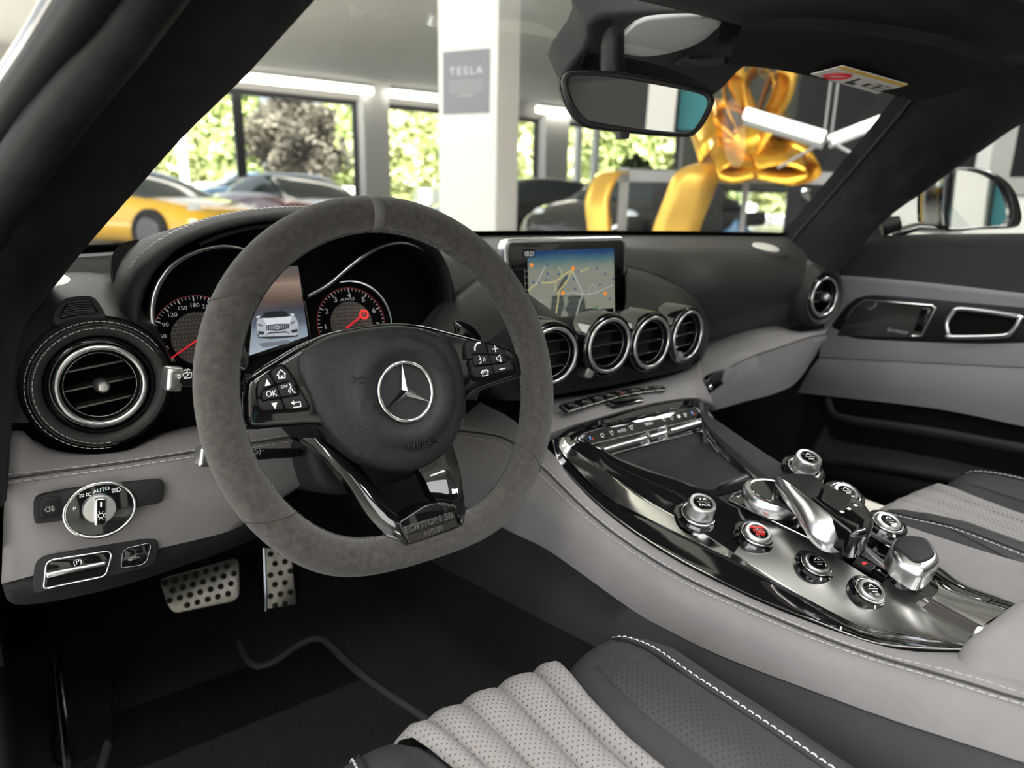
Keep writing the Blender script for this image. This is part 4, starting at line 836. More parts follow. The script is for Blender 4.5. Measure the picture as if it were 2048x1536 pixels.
# armrest behind the deck
mb = MB(); AR = Fr((CX, -.60, .572), a=(1, 0, 0), b=(0, 1, .06)); mb.prism(AR, rnd([(-.12, -.28), (.12, -.28), (.118, .185), (.06, .20), (-.06, .20), (-.118, .185)], .02), -.10, .012, .018, 5); mb.build('armrest', 'leather_grey', con, smooth=60)
# black gloss front arch above the climate panel
n2 = 30
a0 = V3(curve3([(1106, 884, .05), (1130, 861, .048), (1200, 837, .046), (1300, 811, .046), (1385, 799, .05), (1402, 806, .06)], n2, 'y'))
a1 = V3(curve3([(1145, 872, .035), (1170, 858, .033), (1230, 842, .032), (1300, 826, .032), (1370, 811, .034), (1392, 812, .04)], n2, 'y'))
mb = MB(); mb.grid([[q+Vector((0, .02, -.01)) for q in a0], a0, bl(a0, a1, .3, (0, 0, .003)), a1, [q+Vector((0, .006, -.012)) for q in a1]]); mb.build('front_arch', 'gloss_black', con, smooth=50)
# climate panel
KP = Fr(P(1280, 855, y=.03), n=(0, -.82, .57), a=(1, 0, 0))
cp = [(1155, 880), (1158, 868), (1230, 845), (1390, 812), (1400, 822), (1402, 858), (1222, 912)]
mb = MB(); mb.prism(KP, rnd(KP.L(cp), .003), -.02, .0, .001, 2); cpan = mb.build('climate_panel', 'gloss_black', con)
mb = MB(); mb.tube([KP.pt(*q, .0006) for q in offset(rnd(KP.L(cp), .003) if area2(rnd(KP.L(cp), .003)) > 0 else rnd(KP.L(cp), .003)[::-1], .0015)], .0009, 6, closed=True); mb.build('chrome_frame', 'chrome', cpan)
for a, b in (((1176, 890), (1398, 838)), ((1222, 908), (1400, 862))):
    mb = MB(); mb.tube([KP.pt(*KP.px(*a), .001), KP.pt(*KP.px(*b), .001)], .0010, 6); mb.build('chrome_bar', 'chrome', cpan)
for a, b in (((1202, 902), (1287, 878)), ((1296, 876), (1327, 867)), ((1337, 864), (1396, 847))):
    mb = MB(); mb.tube([KP.pt(*KP.px(*a), .003), KP.pt(*KP.px(*b), .003)], .0042, 10); r = mb.build('rocker_switch', 'satin_silver', cpan)
for q in ((1291, 872), (1291, 886), (1325, 858), (1326, 874)): mb = MB(); mb.box((*KP.px(*q), .004), (.0028, .007, .006), fr=KP); mb.build('rocker_divider', 'chrome', cpan)
mb = MB(); k = 0
for (x, y, s) in ((1204, 871, 'seat'), (1223, 866, 'air'), (1262, 856, 'wind'), (1328, 839, 'wind'), (1343, 836, 'seat'), (1357, 833, 'car'), (1370, 830, 'air')):
    u, v = KP.px(x, y); w = .0026
    mb.stroke(KP, [(u-w, v+w), (u-w*.6, v-w*.6), (u+w*.5, v-w)], .0009, .0008); mb.stroke(KP, [(u+w*.2, v+w), (u+w, v)], .0009, .0008)
    if s == 'car': mb.poly(KP, [(u-w*1.4, v-w*.6), (u+w*1.4, v-w*.6), (u+w*.7, v+w*.7), (u-w*.6, v+w*.7)], .0009)
    if s == 'wind': mb.stroke(KP, [(u-w*1.2, v+w*.8), (u+w*1.4, v+w*1.1)], .0010, .0008)
mb.build('climate_symbols', 'white_print', cpan, smooth=0)
text(KP, 'AUTO', *KP.px(1243, 862), .0055, .0008, 'white_print', cpan, 'lettering', rot=0, ext=.00003); text(KP, 'MENU', *KP.px(1297, 848), .0055, .0008, 'white_print', cpan, 'lettering', ext=.00003)
for x, y in ((1182, 877), (1385, 827)):
    u, v = KP.px(x, y); mb = MB(); mb.poly(KP, [(u-.0032, v+.0028), (u, v+.0028), (u-.0016, v-.0026)], .0008, 0); mb.poly(KP, [(u+.0004, v-.0026), (u+.0034, v-.0026), (u+.0019, v+.0026)], .0008, 1); mb.build('temperature_mark', ['blue_dot', 'red_line'], cpan, smooth=0)
# storage tray lid and its silver pull
LF = Fr(P(1400, 930, x=.40), n=(0, -.10, .995), a=(1, 0, 0))
lidp = [(1262, 930), (1300, 915), (1405, 885), (1420, 888), (1472, 908), (1516, 930), (1522, 944), (1500, 958), (1420, 980), (1380, 972)]
mb = MB(); mb.prism(LF, rnd(LF.L(lidp), .006), -.012, .0, .001, 2); lid = mb.build('tray_lid', 'plastic_matte', con)
mb = MB(); mb.prism(LF, rnd(LF.L([(1436, 973), (1441, 965), (1490, 947), (1497, 950)], .003), .0008), -.002, .003, .0006, 2); o = mb.build('lid_pull', 'satin_silver', lid); o['label'] = 'thin silver finger pull'
wt = V3(curve3([(1403, 820, .50), (1450, 852, .492), (1520, 900, .482), (1600, 950, .472), (1660, 990, .465)], 14)); wb_ = V3(cr([LF.pt(*LF.px(x, y), -.002) for x, y in ((1407, 888), (1440, 896), (1480, 915), (1525, 945), (1560, 975))], 14))
mb = MB(); mb.grid([wt, bl(wt, wb_, .5), wb_]); mb.build('tray_wall', 'leather_slate', con, smooth=60)
wf0 = [KP.pt(*KP.px(x, y), -.002) for x, y in ((1200, 918), (1225, 909), (1310, 885), (1404, 858))]; wf1 = [LF.pt(*LF.px(x, y), -.003) for x, y in ((1235, 945), (1265, 931), (1330, 909), (1409, 886))]
mb = MB(); mb.grid([cr(wf0, 10), cr(wf1, 10)]); mb.build('tray_wall', 'plastic_matte', con)
# rotary switches on the deck
def knob(px_, x, R, H, kind, label, nrm=(-.10, -.34, .93)):
    q = hit(DECKMB[0], *px_) if x < CX else None
    q = q if q else P(*px_, x=x)
    f = Fr(q+Vector(nrm).normalized()*(H+.001), n=nrm, a=(1, 0, 0)); h0 = -H
    mb = MB(); mb.lathe(f, [(R*1.75, h0-.006), (R*1.72, h0-.001), (R*1.5, h0+.0008), (R*1.25, h0-.001), (R*1.15, h0-.006)], 44, cap1=True); k = mb.build('rotary_switch', 'gloss_black', con); k['label'] = label
    mb = MB(); mb.torus(f, R*1.22, R*.13, 44, 8, h=h0+.0005); mb.build('collar', 'dark_chrome', k, smooth=80)
    mb = MB(); mb.lathe(f, [(R*1.03, h0-.002), (R*1.03, -.003), (R*.99, -.0008), (R*.92, 0), (R*.74, -.0004), (R*.72, -.0015)], 44, cap1=True); mb.build('knob_barrel', 'satin_knob', k, smooth=40)
    mb = MB(); mb.lathe(f, [(R*.72, -.0018), (R*.70, -.0006), (R*.4, .0002)], 40); c = mb.build('knob_cap', 'gloss_black', k, smooth=40)
    f2 = f.at(0, 0, .0004, math.radians(-28))
    if kind == 'start':
        for i, t in enumerate(('ENGINE', 'START', 'STOP')): text(f2, t, 0, R*(.38-.36*i), R*.36, .0002, 'red_glow', k, 'lettering', ext=.00004, sx=.9)
        mb = MB(); mb.stroke(f2, [(-R*.55, -R*.12), (R*.55, -R*.12)], .0005, .0002); mb.build('chrome_line', 'chrome', k, smooth=0)
    elif kind == 'vol':
        text(f2, 'RACE', 0, -R*.3, R*.34, .0002, 'white_print', k, 'lettering', ext=.00004); mb = MB(); mb.stroke(f2, [(-R*.5, R*.0), (R*.5, 0)], .0005, .0002); mb.stroke(f2, [(-R*.2, R*.2), (-R*.05, R*.4)], .0007, .0002); mb.stroke(f2, [(R*.1, R*.2), (R*.2, R*.4), (R*.3, R*.2)], .0007, .0002); mb.build('symbol', 'white_print', k, smooth=0)
    else:
        mb = MB(); mb.stroke(f2, [(-R*.4, -R*.05), (R*.4, -R*.05)], .0005, .0002); mb.stroke(f2, [(-R*.25, R*.15), (0, R*.4), (R*.25, R*.15)], .0008, .0002); mb.stroke(f2, [(-R*.2, -R*.3), (R*.2, -R*.3)], .0008, .0002); mb.build('symbol', 'white_print', k, smooth=0)
    return k
knob((1396, 1030), .322, .0152, .019, 'vol', 'tall silver rotary knob nearest the tray')
knob((1514, 1070), .331, .0140, .005, 'start', 'engine start button with red lettering')
knob((1632, 1130), .338, .0122, .004, 'susp', 'chrome ringed button behind the start button')
knob((1741, 1184), .346, .0122, .004, 'esp', 'chrome ringed button furthest back')
knob((1607, 938), .470, .0150, .019, 'vol2', 'tall silver rotary knob on the passenger row')
knob((1690, 988), .472, .0135, .004, 'x', 'chrome ringed button on the passenger row')
knob((1775, 1047), .470, .0125, .004, 'x', 'rear chrome ringed button on the passenger row')
# ---------------------------------------------------------------- touch controller
TF = Fr(P(1640, 1010, x=.385), n=(0, -.14, .99), a=(1, 0, 0))
tc = thing('touch_controller', 'silver arched palm rest with glossy touchpad over a round dial on the console', 'controller', TF.o-Vector((0, 0, .03)))
mb = MB(); DF_ = Fr(P(1547, 985, x=.375), n=(0, -.16, .99), a=(1, 0, 0)); mb.lathe(DF_, [(.032, -.016), (.0335, -.012), (.0335, -.003), (.031, .001), (.027, .002), (.0255, .0008)], 52, cap1=True); dl = mb.build('dial', 'satin_silver', tc, smooth=40)
mb = MB(); mb.lathe(DF_, [(.0255, .0005), (.0245, .0016), (.012, .002)], 44); mb.build('dial_cap', 'gloss_black', dl)
BF_ = Fr(P(1540, 1010, x=.37), n=(0, -.12, .99), a=(1, 0, 0))
mb = MB(); mb.prism(BF_, rnd(BF_.L([(1455, 998), (1466, 986), (1560, 950), (1680, 985), (1745, 1055), (1700, 1100), (1640, 1085)], -.008), .006), -.03, -.009, .001, 2); bs = mb.build('base_plate', 'gloss_black', tc)
mb = MB(); u, v = BF_.px(1479, 991, -.008); mb.stroke(BF_, [(u-.003, v), (u+.003, v), (u+.003, v-.004), (u-.002, v-.004)], .0009, -.0087); mb.poly(BF_, [(u-.005, v), (u-.002, v+.0022), (u-.002, v-.0022)], -.0087); mb.build('back_symbol', 'white_print', bs, smooth=0)
mb = MB(); mb.tube([BF_.pt(*q, -.0085) for q in BF_.L([(1640, 1087), (1458, 1000), (1468, 988), (1500, 975)], -.0085)], .0009, 6); mb.build('chrome_line', 'chrome', bs)
# silver arch: outer band sweeping down to a rounded nose
no = 22
oe = V3(cr([TF.pt(*TF.px(x, y, h), h) for x, y, h in ((1550, 962, .016), (1575, 990, .016), (1598, 1022, .012), (1620, 1060, .004), (1645, 1081, .000), (1672, 1085, .000), (1695, 1078, .002), (1706, 1066, .005))], no))
ie = V3(cr([TF.pt(*TF.px(x, y, h), h) for x, y, h in ((1556, 956, .022), (1590, 975, .024), (1620, 998, .024), (1648, 1020, .022), (1668, 1036, .020), (1684, 1048, .018), (1697, 1056, .014), (1706, 1062, .010))], no))
mb = MB(); mb.grid([[q-TF.n*.014+Vector((.006, 0, 0)) for q in oe], [q-TF.n*.004 for q in oe], oe, bl(oe, ie, .4, (0, 0, .004)), bl(oe, ie, .8, (0, 0, .003)), ie, [q-TF.n*.004+Vector((.004, 0, 0)) for q in ie]]); ar = mb.build('silver_arch', 'satin_silver', tc, smooth=70); ar['label'] = 'satin silver arch'
tp = [(1555, 955), (1575, 945), (1625, 948), (1650, 965), (1720, 998), (1742, 1020), (1750, 1040), (1740, 1060), (1712, 1066), (1690, 1052), (1650, 1022), (1600, 982)]
mb = MB(); mb.prism(TF, cr(TF.L(tp, .022), 70, True), -.006, .0225, .006, 4); tpd = mb.build('palm_rest', 'gloss_black', tc, smooth=50)
mb = MB(); mb.prism(TF, rnd(TF.L([(1560, 955), (1580, 946), (1625, 949), (1645, 966), (1636, 992), (1620, 996)], .0232), .006), .02, .0235, .0006, 2); mb.build('palm_pad', 'plastic_black', tpd)
mb = MB(); mb.prism(TF, rnd(TF.L([(1642, 998), (1652, 970), (1705, 993), (1690, 1020), (1680, 1024)], .0226), .004), .021, .0228, .0002, 1); mb.build('touchpad', 'smoke_gloss', tpd)
mb = MB()
for x, y in ((1684, 1024), (1698, 1018), (1711, 1011)): u, v = TF.px(x, y, .0228); mb.poly(TF, rect(.0042, .0034, u, v), .0231)
mb.build('touch_symbols', 'white_print', tpd, smooth=0)
mb = MB(); mb.lathe(TF, [(.0022, .004), (.0022, .009)], 12, c=TF.px(1701, 1074, .006)); mb.build('red_mark', 'red_line', ar)
# ---------------------------------------------------------------- gear selector
GFm = Fr(P(1790, 1150, x=.39), n=(0, -.12, .99), a=(1, 0, 0))
gs = thing('gear_selector', 'silver and black gear selector standing on its glossy marked plate', 'gear selector', GFm.o)
mb = MB(); mb.prism(GFm, rnd(GFm.L([(1694, 1105), (1712, 1090), (1735, 1092), (1880, 1170), (1876, 1185), (1855, 1202), (1830, 1200)], -.006), .008), -.018, -.006, .001, 2); pt_ = mb.build('selector_plate', 'gloss_black', gs)
mb = MB(); mb.prism(GFm, rnd(GFm.L([(1706, 1125), (1718, 1114), (1752, 1130), (1740, 1142)], -.005), .001), -.008, -.0045, .0005, 1); sw_ = mb.build('hold_switch', 'plastic_black', pt_)
mb = MB(); u, v = GFm.px(1729, 1126, -.004); mb.poly(GFm, [(u-.004, v-.0015), (u+.004, v-.0015), (u+.002, v+.0018), (u-.002, v+.0018)], -.0043); mb.build('red_symbol', 'red_glow', sw_, smooth=0)
for s, q in (('P', (1760, 1142)), ('R', (1777, 1152)), ('N', (1795, 1161)), ('D', (1829, 1180))): text(GFm, s, *GFm.px(*q, -.006), .0055, -.0057, 'white_print', pt_, 'lettering', rot=-.2, ext=.00003)
SBf = Fr(P(1812, 1160, x=.392), n=(-.05, -.25, .97), a=(1, 0, 0))
mb = MB(); mb.lathe(SBf, [(.020, -.012), (.016, -.004), (.0125, .004), (.0115, .018), (.0125, .03)], 32); mb.build('stem', 'gloss_black', gs)
HFm = Fr(P(1832, 1108, x=.395), n=(-.08, -.24, .96), a=(1, .12, 0))
hd_ = [(1782, 1092), (1800, 1072), (1850, 1076), (1878, 1108), (1878, 1130), (1850, 1150), (1826, 1142), (1792, 1118)]
ho_ = cr(HFm.L(hd_, 0), 50, True)
mb = MB(); mb.prism(HFm, ho_, -.020, .004, .009, 5); hs_ = mb.build('selector_head', 'satin_silver', gs, smooth=60)
cap = cr(HFm.L([(1788, 1092), (1803, 1074), (1846, 1078), (1868, 1104), (1862, 1118), (1832, 1126), (1804, 1106)], .004), 40, True)
mb = MB(); mb.prism(HFm, cap, .0, .0062, .0025, 3); mb.build('leather_cap', 'leather_black', hs_, smooth=50)
# ---------------------------------------------------------------- headlamp switch panel on the knee panel
KF_ = Fr(P(200, 1020, y=.103), n=(0, -.985, .17))
hp_ = thing('headlamp_switch_panel', 'black strip with chrome-ringed headlamp dial on the grey knee panel', 'light switch', KF_.o)
mb = MB(); mb.prism(KF_, rnd(KF_.L([(68, 1046), (68, 1000), (82, 990), (150, 976), (260, 963), (320, 957), (328, 965), (326, 998), (318, 1006), (245, 1018), (180, 1033), (80, 1046)], .001), .006), -.02, .0045, .0008, 2); st_ = mb.build('panel_strip', 'plastic_matte', hp_)
mb = MB(); mb.prism(KF_, rnd(KF_.L([(79, 1038), (79, 998), (121, 992), (121, 1032)], .007), .003), -.004, .007, .001, 2); fb = mb.build('fog_lamp_button', 'plastic_black', hp_)
mb = MB(); u, v = KF_.px(99, 1018, .007); s = .0022; mb.stroke(KF_, [(u-1.5*s, v), (u-s*.8, v+s), (u, v+.9*s), (u, v-.9*s), (u-s*.8, v-s)], .0006, .0073, closed=True)
for k in (-1, 0, 1): mb.stroke(KF_, [(u+.4*s, v+k*.7*s), (u+1.6*s, v+k*.7*s)], .0006, .0073)
mb.stroke(KF_, [(u+s, v+1.2*s), (u+.8*s, v), (u+1.1*s, v-1.2*s)], .0005, .0075); mb.build('symbol', 'grey_print', fb, smooth=0)
uc, vc = KF_.px(201, 1020, .006); DFk = KF_.at(uc, vc, .0, math.radians(7))
ru = abs(KF_.px(272, 1010, .006)[0]-KF_.px(129, 1030, .006)[0])/2; rv = abs(KF_.px(201, 965, .006)[1]-KF_.px(201, 1075, .006)[1])/2
ell = [(ru*math.cos(a), rv*.98*math.sin(a)) for a in [2*math.pi*i/64 for i in range(64)]]
mb = MB(); mb.prism(DFk, ell, -.01, .006, .002, 3); dd = mb.build('dial_face', 'gloss_black', hp_)
mb = MB(); mb.tube([DFk.pt(*q, .0055) for q in ell], .0016, 8, closed=True); mb.build('chrome_ring', 'chrome', dd, smooth=80)
cu, cv = DFk.px(200, 1019, .012)
mb = MB(); mb.lathe(DFk, [(.0136, .004), (.0138, .008), (.0128, .0105), (.006, .0115)], 48, c=(cu, cv)); kb = mb.build('knob_disc', 'satin_knob', dd, smooth=40)
GK = DFk.at(cu, cv, 0, math.radians(-15)); cu_, cv_ = cu, cv; cu = cv = 0
mb = MB(); mb.prism(GK, rnd(rect(.0096, .0255, cu, cv-.001), .003), .006, .0190, .0025, 3); gp = mb.build('knob_grip', 'satin_knob', kb)
mb = MB(); mb.prism(GK, rnd(rect(.0066, .0222, cu, cv-.001), .001), .0165, .0195, .0005, 1); gc = mb.build('grip_inlay', 'gloss_black', gp)
mb = MB(); mb.poly(GK, rect(.0013, .0045, cu, cv+.006), .0197); s = .0026; q = (cu, cv-.004); mb.torus(GK, s*.8, .0003, 20, 4, c=q, h=.0197)
for k in range(8): a = k*math.pi/4+.39; mb.stroke(GK, [(q[0]+1.15*s*math.cos(a), q[1]+1.15*s*math.sin(a)), (q[0]+1.6*s*math.cos(a), q[1]+1.6*s*math.sin(a))], .0005, .0197)
mb.build('lamp_symbol', 'white_print', gc, smooth=0)
text(KF_, 'AUTO', *KF_.px(203, 980, .0065), .0046, .0064, 'white_print', dd, 'lettering', rot=.07, ext=.00003, sx=1.05)
mb = MB()
u, v = KF_.px(234, 980, .0065); s = .0017; mb.stroke(KF_, [(u, v+s), (u+s*1.2, v+s*.9), (u+1.7*s, v), (u+1.2*s, v-s*.9), (u, v-s)], .0006, .0065, closed=True)
for k in range(4): mb.stroke(KF_, [(u-2.4*s, v+s*(.9-.6*k)), (u-.5*s, v+s*(.9-.6*k))], .0005, .0065)
u, v = KF_.px(170, 990, .0065)
for e in (-1, 1):
    mb.stroke(KF_, [(u+e*.6*s, v+.7*s), (u+e*1.5*s, v+.5*s), (u+e*1.5*s, v-.5*s), (u+e*.6*s, v-.7*s)], .0005, .0065, closed=True)
    for k in (-1, 0, 1): mb.stroke(KF_, [(u+e*1.9*s, v+k*.6*s), (u+e*2.7*s, v+k*.9*s)], .0004, .0065)
mb.build('lamp_symbols', 'white_print', dd, smooth=0)
text(KF_, 'P', *KF_.px(149, 1018, .0065), .0050, .0064, 'white_print', dd, 'lettering', ext=.00003)
# ---------------------------------------------------------------- parking brake panel
PBF = Fr(P(190, 1130, y=.110), n=(0, -.985, .17))
pb = thing('parking_brake_panel', 'black panel with chrome-edged parking brake pull under the headlamp dial', 'parking brake switch', PBF.o)
mb = MB(); mb.prism(PBF, rnd(PBF.L([(66, 1186), (70, 1128), (90, 1112), (290, 1076), (312, 1078), (318, 1090), (312, 1120), (300, 1133), (80, 1186)], .001), .008), -.02, .002, .001, 2); bp_ = mb.build('panel_plate', 'plastic_matte', pb)
ring = rnd(PBF.L([(88, 1178), (93, 1128), (103, 1120), (218, 1102), (224, 1110), (213, 1148), (205, 1154)], .004), .003)
mb = MB(); mb.prism(PBF, ring, -.01, .0035, .001, 2); pl_ = mb.build('pull_face', 'gloss_black', pb)
mb = MB(); mb.tube([PBF.pt(*q, .0035) for q in ring], .0011, 7, closed=True); mb.build('chrome_frame', 'chrome', pl_, smooth=80)
mb = MB(); mb.prism(PBF, rnd(PBF.L([(94, 1152), (211, 1128), (205, 1146), (200, 1151), (94, 1174)], .004), .002), -.001, .0038, .0004, 1); mb.build('pull_recess', 'void_black', pl_)
mb = MB(); mb.prism(PBF, rnd(PBF.L([(93, 1146), (212, 1123), (211, 1132), (94, 1157)], .006), .001), .001, .0062, .001, 2); mb.build('pull_lip', 'satin_silver', pl_)
text(PBF, '(P)', *PBF.px(155, 1124, .004), .0062, .0038, 'white_print', pl_, 'brake_symbol', rot=.03, ext=.00003)
r2 = rnd(PBF.L([(242, 1136), (246, 1103), (254, 1096), (298, 1086), (302, 1092), (294, 1122), (284, 1130)], .003), .003)
mb = MB(); mb.prism(PBF, r2, -.006, .003, .0012, 2); bb = mb.build('boot_release_button', 'gloss_black', pb)
mb = MB(); mb.tube([PBF.pt(*q, .003) for q in r2], .0006, 6, closed=True); mb.build('chrome_frame', 'dark_chrome', bb, smooth=80)
mb = MB(); u, v = PBF.px(267, 1116, .003); s = .0024; mb.stroke(PBF, [(u-2*s, v-.3*s), (u-1.5*s, v+.4*s), (u+.2*s, v+.5*s), (u+.8*s, v), (u+2*s, v-.2*s)], .0005, .0033); mb.stroke(PBF, [(u+.2*s, v+.6*s), (u+1.6*s, v+1.4*s)], .0005, .0033); mb.torus(PBF, s*.35, .0003, 14, 4, c=(u-s, v-.4*s), h=.0033); mb.build('symbol', 'grey_print', bb, smooth=0)
# ---------------------------------------------------------------- pedals, floor, mat
BPF = Fr(P(398, 1172, y=.42), n=(0, -.80, .60))
bpd = thing('brake_pedal', 'wide perforated steel brake pedal hanging under the dash', 'pedal', BPF.pt(0, -.03))
mb = MB(); mb.prism(BPF, rnd(BPF.L([(318, 1158), (335, 1212), (350, 1228), (470, 1203), (480, 1190), (478, 1122), (470, 1116)], 0), .008), -.006, .0, .002, 2); pd = mb.build('pedal_plate', 'steel', bpd)
for r in range(4):
    for c in range(8):
        u0 = (r % 2)*.5; x = 330+ (c+u0)*20.5+r*4.5; y = 1166-(c+u0)*5.6+r*17.5
        if x > 472 or (r == 3 and c < 1): continue
        mb = MB(); mb.lathe(BPF, [(.0042, -.001), (.0042, .0012), (.0034, .0018)], 12, c=BPF.px(x, y)); mb.build('rubber_stud', 'tyre', pd)
mb = MB(); mb.tube([BPF.pt(.02, 0, -.006), BPF.pt(.02, .04, -.05), BPF.pt(.02, .16, -.07)], .009, 8); mb.build('pedal_arm', 'plastic_black', bpd)
APF = Fr(P(560, 1190, y=.40), n=(-.12, -.93, .34))
apd = thing('accelerator_pedal', 'tall perforated steel accelerator pedal standing on the floor', 'pedal', APF.pt(0, -.07))
mb = MB(); mb.prism(APF, rnd(APF.L([(527, 1096), (531, 1200), (530, 1258), (521, 1290), (590, 1268), (592, 1200), (582, 1098)], 0), .004), -.005, .0, .001, 2); pd = mb.build('pedal_plate', 'steel', apd)
for r in range(8):
    for c in range(3):
        x = 541+c*20+(r % 2)*9; y = 1108+r*21-c*4-(r % 2)*2
        if x > 587: continue
        mb = MB(); mb.lathe(APF, [(.0044, -.001), (.0044, .0012), (.0036, .0018)], 12, c=APF.px(x, y)); mb.build('rubber_stud', 'tyre', pd)
mb = MB(); mb.tube([APF.pt(*APF.px(x, y, .001), .001) for x, y in ((528, 1096), (532, 1200), (531, 1250), (521, 1290))], .0022, 6); mb.build('edge_trim', 'dark_chrome', apd)
mb = MB(); mb.box((*APF.px(555, 1300), -.006), (.042, .035, .01), fr=APF); mb.build('pedal_foot', 'plastic_black', apd)
FZ = .30
fl_ = MB()
rows = []
for x in (-.42, -.3, -.15, 0, .1, .21): rows.append([(x, -.95, FZ-.02), (x, -.3, FZ), (x, .1, FZ), (x, .34, FZ), (x, .42, FZ+.03), (x, .55, FZ+.11), (x, .64, FZ+.26), (x, .66, FZ+.45)])
fl_.grid([cr(r, 24) for r in rows]); tag(fl_.build('footwell_carpet', 'carpet', smooth=60, solid=.01), 'black carpet lining the driver footwell', 'carpet')
mb = MB(); mb.grid([cr([(x, -.95, FZ-.02), (x, -.3, FZ), (x, .1, FZ), (x, .34, FZ), (x, .42, FZ+.03), (x, .55, FZ+.11), (x, .64, FZ+.26), (x, .66, FZ+.42)], 24) for x in (.56, .7, .85, 1.0, 1.12)])
tag(mb.build('footwell_carpet', 'carpet', smooth=60, solid=.01), 'black carpet lining the passenger footwell', 'carpet')
mto = [(250, 1300), (300, 1272), (440, 1228), (458, 1236), (470, 1270), (490, 1318), (515, 1338), (545, 1330), (590, 1300), (625, 1282), (655, 1290), (690, 1325), (760, 1382), (850, 1442), (960, 1520), (900, 1640), (260, 1640), (215, 1480), (225, 1360)]
MFR = Fr((0, .1, FZ+.006), a=(1, 0, 0), b=(0, 1, 0)); mo = cr(MFR.L(mto), 120, True)
mt = thing('floor_mat', 'black carpet floor mat with a bound edge in the driver footwell', 'floor mat', (-.05, .1, FZ))
mb = MB(); mb.prism(MFR, mo, -.005, .003, .001, 1); mb.build('mat_body', 'mat_carpet', mt)
mb = MB(); mb.tube([MFR.pt(*q, .003) for q in mo], .0055, 8, closed=True); mb.build('bound_edge', 'mat_edge', mt, smooth=80)
frm = [(115, 1520), (118, 1400), (128, 1290), (150, 1258), (200, 1256), (228, 1290), (226, 1400), (218, 1520)]
FRF = Fr((-.25, .30, FZ+.05), n=(.1, -.55, .83), a=(1, 0, 0)); q = cr(FRF.L(frm), 50, True)
mb = MB(); mb.prism(FRF, q, -.02, -.004, .003, 2); tag(mb.build('foot_rest', 'mat_carpet', smooth=50), 'black ridged foot rest beside the door sill', 'foot rest')
# bulkhead and door sill
mb = MB(); mb.box((-.385, -.15, .36), (.07, 1.1, .16)); o = mb.build('door_sill', 'plastic_matte', bevel=.015); tag(o, 'dark plastic sill below the open driver door', 'door sill')
mb = MB(); mb.tube(V3(curve3([(112, 1290, .18), (118, 1370, .08), (128, 1450, .0), (140, 1560, -.10)], 14, 'y')), .003, 6); tag(mb.build('sill_trim', 'chrome'), 'thin bright trim line along the driver door sill', 'trim strip')
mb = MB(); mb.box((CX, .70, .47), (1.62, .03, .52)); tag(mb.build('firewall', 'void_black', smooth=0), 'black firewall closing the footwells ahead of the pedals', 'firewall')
mb = MB(); mb.box((1.135, .40, .50), (.03, .60, .56)); tag(mb.build('kick_panel', 'plastic_matte', smooth=0), 'dark kick panel beside the passenger footwell', 'kick panel')
mb = MB(); mb.box((-.435, .45, .48), (.03, .50, .50)); tag(mb.build('kick_panel', 'plastic_matte', smooth=0), 'dark kick panel beside the driver footwell', 'kick panel')
# ---------------------------------------------------------------- seats
def perf(name, c, pitch):
    """leather with rows of punched holes: dots in plan, by object position"""
    m = mat(name, c, .5, bump=.2, bscale=600, kind='voronoi'); n = m.node_tree; b = n.nodes['Principled BSDF']; tc = n.nodes.new('ShaderNodeTexCoord')
    mp = n.nodes.new('ShaderNodeMapping'); mp.inputs['Rotation'].default_value = (0, 0, .785); mp.inputs['Scale'].default_value = (1/pitch, 1/pitch, 0); n.links.new(tc.outputs['Object'], mp.inputs[0])
    fr_ = n.nodes.new('ShaderNodeVectorMath'); fr_.operation = 'FRACTION'; n.links.new(mp.outputs[0], fr_.inputs[0])
    ds = n.nodes.new('ShaderNodeVectorMath'); ds.operation = 'DISTANCE'; ds.inputs[1].default_value = (.5, .5, 0); n.links.new(fr_.outputs[0], ds.inputs[0])
    lt = n.nodes.new('ShaderNodeMath'); lt.operation = 'LESS_THAN'; lt.inputs[1].default_value = .17; n.links.new(ds.outputs['Value'], lt.inputs[0])
    mx = n.nodes.new('ShaderNodeMix'); mx.data_type = 'RGBA'; n.links.new(lt.outputs[0], mx.inputs[0]); mx.inputs[6].default_value = (*c, 1); mx.inputs[7].default_value = (*[q*.25 for q in c], 1); n.links.new(mx.outputs[2], b.inputs['Base Color'])
perf('seat_perforated', (.25, .238, .236), .0042); perf('seat_perforated_dark', (.034, .034, .037), .0042)
SEAT = (0, -.45, .30)
